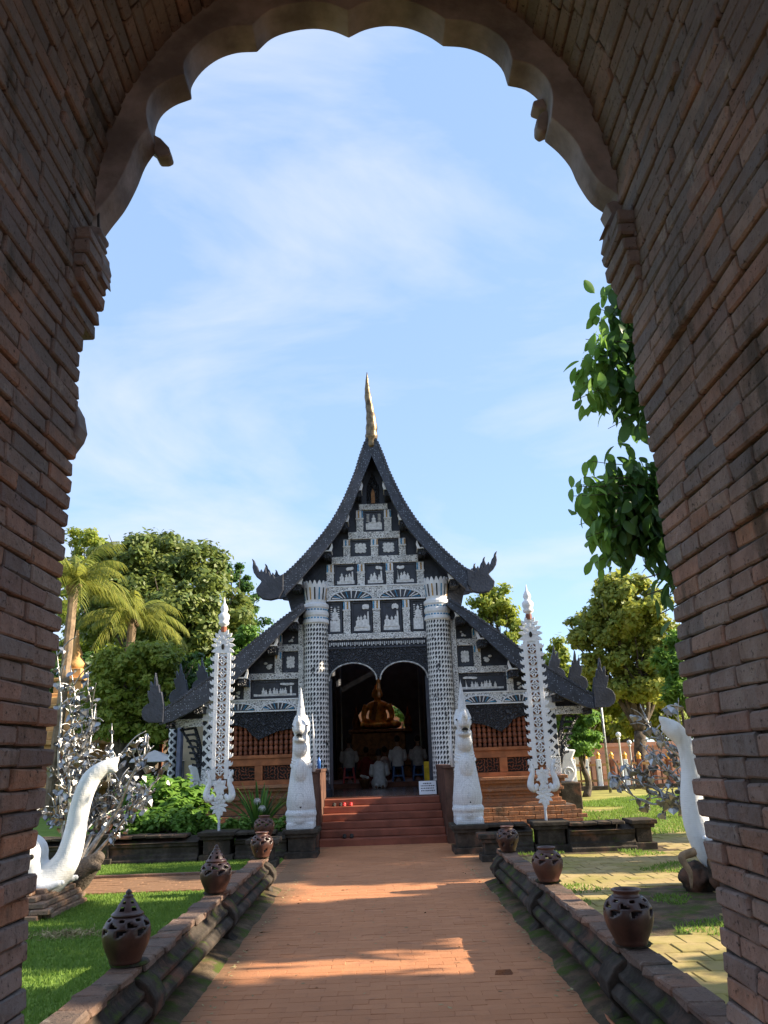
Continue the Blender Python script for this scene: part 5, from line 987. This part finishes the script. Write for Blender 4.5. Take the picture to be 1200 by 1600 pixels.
# unseen trees right of the court, placed to shade the path; slim near one added
for i, (x, y, h, w, lab) in enumerate(((12.0,4.4,6.4,2.1,'hidden shade tree nearest the gateway on the east side'),(12.5,9.0,6.8,1.8,'hidden shade tree standing east of the paved court'),(10.2,5.7,5.2,1.2,'unseen slim tree added to shade the near path'),(12.2,12.6,5.8,1.2,'hidden slim shade tree east of the right elephant'),(11.8,15.4,7.0,1.4,'hidden shade tree east of the cross wall'))):
    r = random.Random(60+i); tree('shade_tree', lab, (x, y, -.05), [((x+r.uniform(-1,1), y+r.uniform(-w,w)*.5, h+r.uniform(-2.3,1.4)), (1.3, w*.75, 1.2)) for _ in range(8)] + [((x+r.uniform(-1,1), y+r.uniform(-w,w)*.6, 2.6+r.uniform(-.6,1.)), (1.2, w*.7, .9)) for _ in range(3 if i == 0 else 1)], (17000, 12500, 9000, 8500, 11000)[i], .30, M['leaf_a'], 60+i, .2, 'shade trees east of the court', 5)
# near tree with large hanging leaves by the right jamb
NT = thing('large_leaf_tree', 'large-leaved tree hanging its branches past the right side of the arch', 'tree', (4.7, 8.4, 0)); b = MB(); b.tube(smooth_path([(4.9,8.6,-.05),(4.8,8.5,1.5),(4.9,8.4,3.2),(4.6,8.3,5.0)], 4), lerp_list([.2,.17,.14,.08], 13), 10); b.build('trunk', M['bark'], NT, smooth=True)
def bigleaf(w, dr):
    b = MB(); vs_ = []; n = 6
    for i in range(n+1):
        u = i/n; hw = w*math.sin(PI*min(1, u*.93+.04))**.8*(1 if u < .98 else .1); z = -dr*u*u
        vs_ += [(-hw, u, z+.12*hw), (0, u, z-.02), (hw, u, z+.12*hw)]
    b.add(vs_, [(i*3+k, i*3+k+1, i*3+k+4, i*3+k+3) for i in range(n) for k in range(2)]); return b
BL = [bigleaf(.27, .35), bigleaf(.24, .55), bigleaf(.30, .2)]; SL = [bigleaf(.17, .25)]; lm = [q.mesh('leaf', M['leaf_d'], True) for q in BL]; sm_ = [q.mesh('leaf', M['leaf_d'], True) for q in SL]; lr = random.Random(5); items = []
def twig(p0, p1, sag, nl, size, kind=0, rad=.012, spread=.11):
    p0, p1 = Vector(p0), Vector(p1); P = smooth_path([p0, p0.lerp(p1,.5)+Vector((0,0,sag)), p1], 6); b = MB(); b.tube(P, lerp_list([rad, rad*.7, rad*.3], len(P)), 5); b.build('branch', M['bark'], NT, smooth=True)
    for i in range(nl):
        u = max(.15, 1-abs(lr.gauss(0,.24))); q = P[min(len(P)-1, int(u*(len(P)-1)))] + Vector((lr.gauss(0,spread), lr.gauss(0,spread), lr.gauss(0,spread*.8))); e = Euler((lr.uniform(-1.35,-.35), lr.gauss(0,.35), lr.uniform(-PI, PI))); s_ = size*lr.uniform(.7,1.25); items.append((Matrix.Translation(q) @ e.to_matrix().to_4x4() @ Matrix.Diagonal((s_, s_, s_, 1)), kind, q))
A0 = Vector((4.75,8.3,5.4))
for px, py, dy_ in [(950,440,.0),(925,480,.2),(915,530,-.1),(900,585,.1),(898,625,0),(930,640,.2),(950,670,0),(965,560,.3),(975,610,-.2),(985,520,.2),(960,500,.4),(945,590,.3),(905,600,.2),(910,560,.1),(935,530,.2),(920,610,.3)]: twig(A0+Vector((lr.uniform(-.2,.2),0,lr.uniform(-.3,.6))), at(px,py,8.2+dy_), .35, 62, .185)
A1 = Vector((4.7,8.4,3.9))
for px, py, dy_ in [(920,720,0),(900,790,.1),(915,840,0),(940,760,.3),(985,760,0),(1000,820,.2),(975,850,.1),(950,810,.2),(1010,880,.1),(930,880,.2),(1015,780,.3),(1030,900,.2),(905,820,.2),(925,800,.1),(895,760,.1),(940,850,.2),(965,790,.1)]: twig(A1+Vector((lr.uniform(-.2,.2),0,lr.uniform(-.3,.5))), at(px,py,8.3+dy_), .3, 62, .185)
for px, py in [(895,775),(905,760),(912,745)]: twig(A1, at(px,py,8.2), .2, 16, .15, 1, spread=.09)
for px, py in [(1010,930),(1030,960),(1045,930),(1000,905)]: twig(A1+Vector((.2,0,-.3)), at(px,py,8.4), .1, 20, .2, 1, .02)
vis = [it for it in items if (lambda q: q and 860 < q[0] < 1075 and 400 < q[1] < 990)(pix(it[2]))]; vis = sorted(vis, key=lambda it: pix(it[2])[0])[:300]; ids = {id(it) for it in vis}
for i, it in enumerate(vis):
    o = bpy.data.objects.new('leaf', sm_[0] if it[1] else lm[i % 3]); C.objects.link(o); o.parent = NT; o.matrix_parent_inverse = Matrix.Translation((-4.7,-8.4,0)); o.matrix_basis = it[0]
b = MB()
for i, it in enumerate([i_ for i_ in items if id(i_) not in ids]): q = SL[0] if it[1] else BL[i % 3]; b.add(q.v, q.f, it[0])
lrx = random.Random(9)
for i in range(900): q = BL[i % 3]; p = Vector((5.0+lrx.gauss(0,.75), 8.3+lrx.gauss(0,.7), 4.9+lrx.gauss(0,1.0))); s_ = lrx.uniform(.13,.22); b.add(q.v, q.f, Matrix.Translation(p) @ Euler((lrx.uniform(-1.3,-.3), lrx.gauss(0,.4), lrx.uniform(-PI,PI))).to_matrix().to_4x4() @ Matrix.Diagonal((s_,s_,s_,1)))
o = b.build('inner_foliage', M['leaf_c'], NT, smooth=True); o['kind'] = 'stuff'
# coconut palms
def palm(px, py, Y, n, L, label, seed):
    r = random.Random(seed); c = at(px, py, Y); t = thing('coconut_palm', label, 'palm', (c.x-.2, Y, -.05), 'coconut palms'); b = MB(); P = smooth_path([(c.x-.3,Y,-.05),(c.x-.1,Y,c.z*.5),c], 8); b.tube(P, [.17+.015*(i % 2) for i in range(len(P))], 9); b.build('trunk', M['palmbark'], t)
    b = MB()
    for i in range(6): b.ell(c+Vector((r.uniform(-.2,.2), r.uniform(-.25,.1), r.uniform(-.3,-.05))), (.11,.11,.13), 8, 6)
    b.build('coconuts', M['root'], t, smooth=True)
    for i in range(n):
        az = 2*PI*i/n + r.uniform(-.2,.2); el = r.uniform(.1, 1.45); l_ = L*r.uniform(.8,1.1); d = Vector((math.cos(az), math.sin(az), 0)); pts = []
        for k in range(11): u = k/10; pts.append(c + d*(l_*u*math.cos(el*(1-.3*u))) + Vector((0,0, l_*u*math.sin(el) - l_*(.85-.25*el)*u**2.4*.9)))
        b = MB(); b.tube(pts, lerp_list([.03,.006], 11), 5)
        for k in range(34):
            u = .12+.86*k/33; i0 = min(9, int(u*10)); p = pts[i0].lerp(pts[i0+1], u*10-i0); tg = (pts[i0+1]-pts[i0]).normalized(); sv_ = tg.cross(Vector((0,0,1))).normalized(); ll = l_*.30*(1-.75*abs(u-.4))
            for s_ in (-1, 1):
                e = p + sv_*s_*ll*.55 + tg*ll*.45 + Vector((0,0,-ll*(.45+.4*r.random()))); w = tg*.022; m = p.lerp(e,.5)+Vector((0,0,ll*.10)); b.add([p-w, p+w, m+w*1.1, m-w*1.1, e], [(0,1,2,3),(3,2,4)])
        b.build('frond', M['palm'], t)
palm(116,915,30,26,3.0,'taller coconut palm close to the left jamb of the arch',71); palm(207,968,33,22,2.6,'shorter coconut palm between its neighbour and the temple',72)
# garden bed plants
def plant(name, label, base, rad, n, size, mat, seed, cat='shrub', aspect=.7, grp='garden bed plants'):
    t = thing(name, label, cat, base, grp); r = random.Random(seed); b = MB(); B = Vector(base)
    for i in range(10): e = B+Vector((r.uniform(-.7,.7)*rad[0], r.uniform(-.7,.7)*rad[1], rad[2]*r.uniform(.6,1.3))); b.tube([B, B.lerp(e,.5)+Vector((0,0,.05)), e], [.012,.009,.004], 5)
    b.build('stems', M['bark'], t); P_, N_ = crown_points([((B.x, B.y, B.z+rad[2]*.8), rad)], n, seed, 14); N_[:, 2] += .8; link('foliage', leaves_mesh('foliage', M[mat], P_, N_, size, seed, aspect=aspect, jitter=.5), t)
for i, (px, py, Y, rx_, rz_, n, sz, lab) in enumerate(((185,1285,15.6,.42,.26,1500,.10,'low leafy plant at the left end of the garden bed'),(225,1275,15.9,.45,.30,1700,.11,'low leafy plant second from the left in the garden bed'),(262,1268,16.4,.5,.42,1500,.15,'tall broad-leaved plant at the back of the garden bed'),(282,1285,15.6,.40,.28,1500,.10,'low leafy plant in the middle of the garden bed'),(315,1288,15.7,.34,.26,1300,.10,'low leafy plant just left of the left banner'),(245,1250,17.2,.6,.55,1300,.19,'big-leaved plant rising behind the low garden plants'),(370,1295,15.7,.28,.20,900,.09,'small leafy plant right of the left banner'),(430,1292,15.9,.34,.18,900,.08,'small bright plant beside the left serpent'),(300,1245,17.6,.45,.45,900,.18,'broad-leaved plant near the temple corner'))):
    c = at(px, py, Y); plant('garden_plant', lab, (c.x, Y, .22), (rx_*1.15, rx_*.8, rz_*1.3), int(n*1.4), sz, 'leaf_d', 80+i)
t = thing('spider_lily', 'dark strap-leaved lily clump with white flowers between banner and serpent', 'plant', (at(405,1290,16.4).x, 16.4, .22), 'garden bed plants'); c = Vector(t.location); r = random.Random(4)
for i in range(46):
    az = r.uniform(0, 2*PI); l_ = r.uniform(.85,1.2); sp_ = r.uniform(.25,.75); b = MB(); vs_ = []; d = Vector((math.cos(az), math.sin(az), 0)); s_ = Vector((-d.y, d.x, 0))
    for k in range(7): u = k/6; p = c + d*(sp_*u*l_) + Vector((0,0,l_*1.05*(u-.45*u*u*sp_*1.3))); w = .04*(1-u**2.2)+.004; vs_ += [p-s_*w+Vector((0,0,.01)), p, p+s_*w+Vector((0,0,.01))]
    b.add(vs_, [(k*3+j, k*3+j+1, k*3+j+4, k*3+j+3) for k in range(6) for j in range(2)]); b.build('strap_leaf', M['leaf_c'] if i % 3 else M['leaf_d'], t, smooth=True)
for px, py in ((402,1250),(410,1261)):
    h = at(px, py, 16.1); b = MB(); b.tube([c+Vector((0,-.1,.1)), c.lerp(h,.6)+Vector((0,-.05,.1)), h], .010, 5); b.build('flower_stalk', M['leaf_d'], t); b = MB()
    for k in range(14): a = 2*PI*k/14; e = h+Vector((.075*math.cos(a), -.05*r.random(), .06*math.sin(a)-.03)); b.tube([h, h.lerp(e,.6)+Vector((0,-.02,.02)), e], [.004,.005,.0015], 4)
    b.build('flower', M['cloth_white'], t)
# grass blades
def grass(name, label, areas, n, h, seed, mask=None):
    r = np.random.default_rng(seed); P = []
    for x0, x1, y0, y1 in areas: k = int(n*(x1-x0)*(y1-y0)); q = np.stack([r.uniform(x0,x1,k), r.uniform(y0,y1,k)], 1); P.append(q)
    P = np.concatenate(P)
    if mask: P = P[[mask(float(x), float(y)) for x, y in P]]
    k = len(P); a = r.uniform(0, 2*PI, k); w = .006+.00035*P[:,1]; hh = h*r.uniform(.5,1.3,k); lean = r.normal(0,.5,(k,2))*hh[:,None]; d = np.stack([np.cos(a), np.sin(a)], 1)*w[:,None]; v = np.zeros((k,3,3)); v[:,0,:2] = P-d; v[:,1,:2] = P+d; v[:,2,:2] = P+lean; v[:,2,2] = hh; v[:,:2,2] = -.005
    me = bpy.data.meshes.new(name); me.vertices.add(k*3); me.vertices.foreach_set('co', v.ravel()); me.loops.add(k*3); me.loops.foreach_set('vertex_index', np.arange(k*3)); me.polygons.add(k); me.polygons.foreach_set('loop_start', np.arange(k)*3); me.polygons.foreach_set('loop_total', np.full(k,3)); me.update(); me.materials.append(M['grassblade']); tag(link(name, me), label, 'grass', kind='stuff')
grass('lawn_grass', 'short mown grass of the left lawn', [(-5.2,-1.78,5.0,11.5),(-7.5,-1.78,13.1,14.8)], 2600, .028, 1)
grass('verge_grass', 'sunlit grass beside the temple plinth on the right', [(1.8,9,15.2,18.2),(4.5,12,18.2,30)], 420, .07, 2, lambda x, y: mnoise.noise(Vector((x*.5,y*.35,1))) > -.15)
grass('joint_grass', 'tufts of grass sprouting between the court tiles', [(1.9,6.5,4.0,14.3)], 900, .035, 3, lambda x, y: mnoise.noise(Vector((x*1.1,y*1.3,7))) > .28)
# ================================================================== BACKGROUND BUILDINGS, FENCE, POSTS
t = thing('boundary_wall', 'long pink boundary wall beyond the court', 'wall', (at(1000,1215,40).x, 40, 0)); z1 = at(990,1166,40).z; b = MB(); b.box(at(925,1190,40).x, 30, 40, 40.3, -.05, z1); b.build('wall_body', M['pink'], t); b = MB(); b.box(at(925,1190,40).x, 30, 39.9, 40.4, z1, z1+.18); b.build('wall_coping', M['pink'], t)
for i in range(9): x = at(925,1190,40).x+1.6*i+.4; b = MB(); b.box(x, x+1.2, 39.95, 40.0, .5, z1-.3); b.build('wall_panel', M['pink'], t)
fe = thing('picket_fence', 'fence of white posts with gold finials before the pink wall', 'fence', (at(950,1215,36).x, 36, 0))
for px in (878, 896, 916, 936, 957, 978, 1000, 1022, 1046, 1070):
    q = at(px, 1200, 36); z1 = at(px, 1186, 36).z; b = MB(); b.box(q.x-.095, q.x+.095, 35.9, 36.1, -.02, z1); po = b.build('fence_post', M['white' if px < 945 or px == 978 else 'wood_dk'], fe, bevel=.02); b = MB(); b.lathe([(.08,0),(.10,.04),(.07,.09),(.115,.15),(.07,.24),(.015,.33)], (q.x, 36, z1), 10); b.build('post_finial', M['gold'], po, smooth=True); b = MB(); b.lathe([(.05,-.02),(.05,.0)], (0,0,0), 8, Matrix.Translation((q.x, 35.89, z1-.35)) @ Matrix.Rotation(PI/2, 4, 'X')); b.build('post_medallion', M['ink'], po)
q0, q1 = at(870,1200,36).x, at(1090,1200,36).x
for z, m_ in ((.95,'chedi'),(.30,'chedi')): b = MB(); b.box(q0, q1, 36.1, 36.16, z, z+.10); b.build('fence_rail', M[m_], fe)
for i in range(26): x = q0+(q1-q0)*(i+.5)/26; b = MB(); b.box(x-.03, x+.03, 36.17, 36.2, .05, 1.15); b.build('fence_bar', M['wood_dk'], fe)
b = MB(); b.box(q0, q1, 35.6, 36.4, -.05, .14); b.build('fence_kerb', M['wall_dark'], fe)
def lamp(px, py, Y, label):
    q = at(px, py, Y); t = thing('globe_lamp', label, 'lamp', (q.x, Y, 0), 'globe lamps by the fence'); b = MB(); b.lathe([(.09,0),(.06,.2),(.04,.3),(.035,q.z-.2),(.07,q.z-.16),(.06,q.z-.12)], (q.x, Y, 0), 8); b.build('post', M['white'], t, smooth=True); b = MB(); b.ell(q, (.11,.11,.11)); b.build('globe', M['paper'], t, smooth=True)
lamp(966,1148,34,'white globe lamp on a slim post before the pink wall'); lamp(983,1160,38,'smaller globe lamp farther right before the pink wall')
t = thing('flag_pole', 'slim pale pole rising behind the lowest right roof finial', 'pole', (at(940,1200,33).x, 33, 0)); b = MB(); b.lathe([(.06,0),(.05,2),(.035,at(944,1045,33).z)], (at(941,1120,33).x, 33, 0), 8); b.build('pole', M['silver_br'], t, smooth=True)
def curl(px, py, Y, sc, sd, label):
    q = at(px, py, Y); t = thing('curled_tail_statue', label, 'statue', (q.x, Y, 0), 'white curled tail statues'); b = MB(); out = [(-.30,.0),(.12,.0),(.26,.18),(.33,.42),(.26,.62),(.20,.80),(.30,1.0),(.36,1.12),(.12,1.14),(-.08,1.10),(-.2,.95),(-.27,.7),(-.33,.4)]; b.prism([(q.x+sd*u*sc, q.z+v*sc) for u, v in out], Y-.14, Y+.14); bo = b.build('tail', M['white'], t, bevel=.05)
    b = MB(); pts = [(q.x+sd*(-.02+(.20-.010*i)*math.cos(i*.42))*sc, Y-.15, q.z+(.34+(.20-.010*i)*math.sin(i*.42))*sc) for i in range(19)]; b.tube(pts, .025*sc, 6); b.build('spiral_ridge', M['white'], bo, smooth=True); b = MB(); b.box(q.x-.4*sc, q.x+.34*sc, Y-.4, Y+.4, -.05, q.z); b.build('tail_plinth', M['wall_dark'], t, bevel=.03)
curl(888,1222,25.0,.82,1,'white curled tail statue on dark plinth right of the temple'); curl(306,1238,22.5,.62,-1,'white curled tail statue on dark plinth left of the temple')
# pavilion, poles, sheds and golden shrine on the left
c = at(348,1200,34); t = thing('small_pavilion', 'cream pavilion with white arched window under the left eave', 'building', (c.x, 34, 0)); zt = at(348,1118,34).z; x0, x1 = at(284,1150,34).x, at(400,1150,34).x; b = MB(); b.box(x0, x1, 34, 37, -.05, zt); b.build('wall', M['cream'], t)
for k, (g, z0, z1) in enumerate(((.15, zt, zt+.2), (.3, zt+.2, zt+.35), (-.2, zt+.35, zt+.5))): b = MB(); b.box(x0-g, x1+g, 34-g, 37, z0, z1); b.build('cornice', M['cream'], t)
wx0, wx1, wz0, wz1 = at(330,1170,34).x, at(362,1170,34).x, at(345,1205,34).z, at(345,1140,34).z; b = MB(); b.prism([(wx0,wz0),(wx1,wz0),(wx1,wz1-.2)] + [((wx0+wx1)/2+(wx1-wx0)/2*math.cos(PI*i/8), wz1-.2+.3*math.sin(PI*i/8)) for i in range(1,8)] + [(wx0,wz1-.2)], 33.95, 33.99); w_ = b.build('arched_window', M['paper'], t); mm = (wx0+wx1)/2
for xa, xb in ((wx0+.08, mm-.04), (mm+.04, wx1-.08)): b = MB(); b.box(xa, xb, 33.92, 33.945, wz0+.05, wz1-.35); b.build('pane', M['darkgap'], w_)
b = MB(); pts = [(mm+(wx1-wx0)*.72*math.cos(PI*i/10), 33.9, wz1-.2+.55*math.sin(PI*i/10)) for i in range(11)]; b.tube(pts, .12, 8); b.build('window_hood', M['chedi'], w_)
for px, m_, r_, lab in ((267,'lat_out',.12,'white patterned pole left of the temple eave'),(279,'metal_post',.10,'grey-blue pole next to the white patterned pole')):
    q = at(px,1215,26); zt = at(px,1128,26).z; t = thing('eave_pole', lab, 'pole', (q.x, 26, 0), 'poles under the left eave'); b = MB(); b.lathe([(r_*1.4,-.05),(r_*1.4,.2),(r_,.25),(r_,zt)], (q.x, 26, 0), 8); b.build('pole', M[m_], t); b = MB(); b.lathe([(r_*1.3,zt),(r_*1.4,zt+.1),(r_*.8,zt+.2)], (q.x, 26, 0), 8); b.build('pole_cap', M['white'], t)
c = at(215,1180,38); t = thing('open_shed', 'grey-roofed open shed behind the silver tree', 'building', (c.x, 38, 0)); x0, x1 = at(165,1150,38).x, at(262,1150,38).x; zr = at(215,1150,38).z; b = MB(); b.add([(x0,37,zr),(x1,37,zr),(x1,41,zr+.9),(x0,41,zr+.9),(x0,37,zr+.1),(x1,37,zr+.1),(x1,41,zr+1.),(x0,41,zr+1.)], [(3,2,1,0),(4,5,6,7),(0,1,5,4),(1,2,6,5),(2,3,7,6),(3,0,4,7)]); b.build('roof', M['grey_roof'], t); b = MB(); b.box(x0, x1, 41, 41.2, -.05, zr+.9); b.build('back_wall', M['darkgap'], t)
for u in (.02,.35,.66,.98): x = x0+(x1-x0)*u; b = MB(); b.box(x-.07, x+.07, 37.1, 37.24, -.05, zr); b.build('post', M['wood_dk'], t)
q = at(240,1195,33); t = thing('market_canopy', 'small white peaked canopy beside the open shed', 'canopy', (q.x, 33, 0)); zc = at(240,1172,33).z; ze = at(240,1190,33).z; b = MB(); b.add([(q.x-1,32.2,ze),(q.x+1,32.2,ze),(q.x+1,34,ze),(q.x-1,34,ze),(q.x,33.1,zc)], [(0,1,4),(1,2,4),(2,3,4),(3,0,4)]); b.build('canopy_top', M['paper'], t, solid=.02)
for sx in (-.95,.95):
    for yy in (32.25,33.95): b = MB(); b.lathe([(.03,0),(.03,ze)], (q.x+sx, yy, 0), 6); b.build('canopy_leg', M['metal_post'], t)
for i, (px, py, m_, lab) in enumerate(((262,1232,'chedi','orange flower trough left of the white tail statue'),(205,1225,'chedi','orange flower trough behind the silver tree'),(288,1232,'yellow_cloth','yellow flower trough beside the eave poles'))):
    q = at(px, py, 25); t = thing('flower_trough', lab, 'planter', (q.x, 25, 0), 'flower troughs by the temple'); b = MB(); b.box(q.x-.35, q.x+.35, 24.8, 25.2, -.05, .42); b.build('trough', M[m_], t, bevel=.03); P_, N_ = crown_points([((q.x,25,.6),(.42,.25,.25))], 260, 90+i, 8); link('flowers', leaves_mesh('flowers', M['leaf_d'], P_, N_, .12, 90+i), t)
def shrine(px, Y, w, top, label):
    c = at(px,1200,Y); t = thing('tiered_shrine', label, 'shrine', (c.x, Y, 0)); zt = at(px, top, Y).z; z = -.05; i = 0; ww = w; hs = [.9,.25,1.5,.2,.35,.2,.7,.18,.3,.15,.5,.14,.4]
    sc = (zt*.78)/sum(hs); g = [1.15,1.25,1.0,1.2,1.05,.9,.72,.85,.7,.6,.48,.55,.36]
    for h_, k in zip(hs, g): b = MB(); b.box(c.x-w*k/2, c.x+w*k/2, Y-w*k/2, Y+w*k/2, z, z+h_*sc); b.build('shrine_tier', M['chedi'], t, bevel=.04); z += h_*sc
    b = MB(); b.lathe([(w*.16,0),(w*.19,.2),(w*.10,.5),(w*.12,.6),(w*.05,1.0),(w*.02,zt-z)], (c.x, Y, z), 12); b.build('spire', M['chedi'], t, smooth=True)
    zb = 1.15*sc; b = MB(); b.prism([(c.x-w*.2,zb),(c.x+w*.2,zb),(c.x+w*.2,zb+.8*sc),(c.x,zb+1.3*sc),(c.x-w*.2,zb+.8*sc)], Y-w*.5-.03, Y-w*.5+.02); b.build('niche', M['wood_dk'], t)
shrine(104,33,2.4,985,'orange-gold tiered shrine behind the silver tree'); 
# brick stupa seen through the back opening of the hall
t = thing('brick_stupa', 'sunlit brick stupa glimpsed through the back of the hall', 'stupa', (TX, 50, 0))
for i, (w, z0, z1) in enumerate(((9,-.05,1.6),(8,1.6,3.2),(7,3.2,5.2),(6,5.2,6.6))): b = MB(); b.box(TX-w/2, TX+w/2, 50-w/2+4, 50+w/2+4, z0, z1); b.build('stupa_tier', M['plinth_brick'], t, bevel=.05)

# fallen leaves and dry clippings
r_ = np.random.default_rng(8); n = 420; xs = np.concatenate([r_.uniform(-1.5,1.5,n//3), -1.30+np.abs(r_.normal(0,.06,n//3)), 1.28-np.abs(r_.normal(0,.06,n//3))]); ys = r_.uniform(4.5,16.2,len(xs)); P_ = np.stack([xs, ys, np.full(len(xs), .006)], 1)
o = link('fallen_leaves', leaves_mesh('fallen_leaves', M['straw'], P_, np.tile([0,0,1.], (len(xs),1)), .045, 8, jitter=.15)); tag(o, 'small dry leaves scattered along the path edges', 'leaves', kind='stuff')
c = gnd(107,1462); n = 900; P_ = np.stack([c.x+r_.normal(0,.22,n), c.y+r_.normal(0,.10,n), np.abs(r_.normal(.02,.012,n))], 1); o = link('grass_clippings', leaves_mesh('grass_clippings', M['straw'], P_, np.tile([0,0,1.], (n,1)), .07, 9, aspect=.12, jitter=.6)); tag(o, 'thin heap of dry grass clippings on the left lawn', 'clippings', kind='stuff')
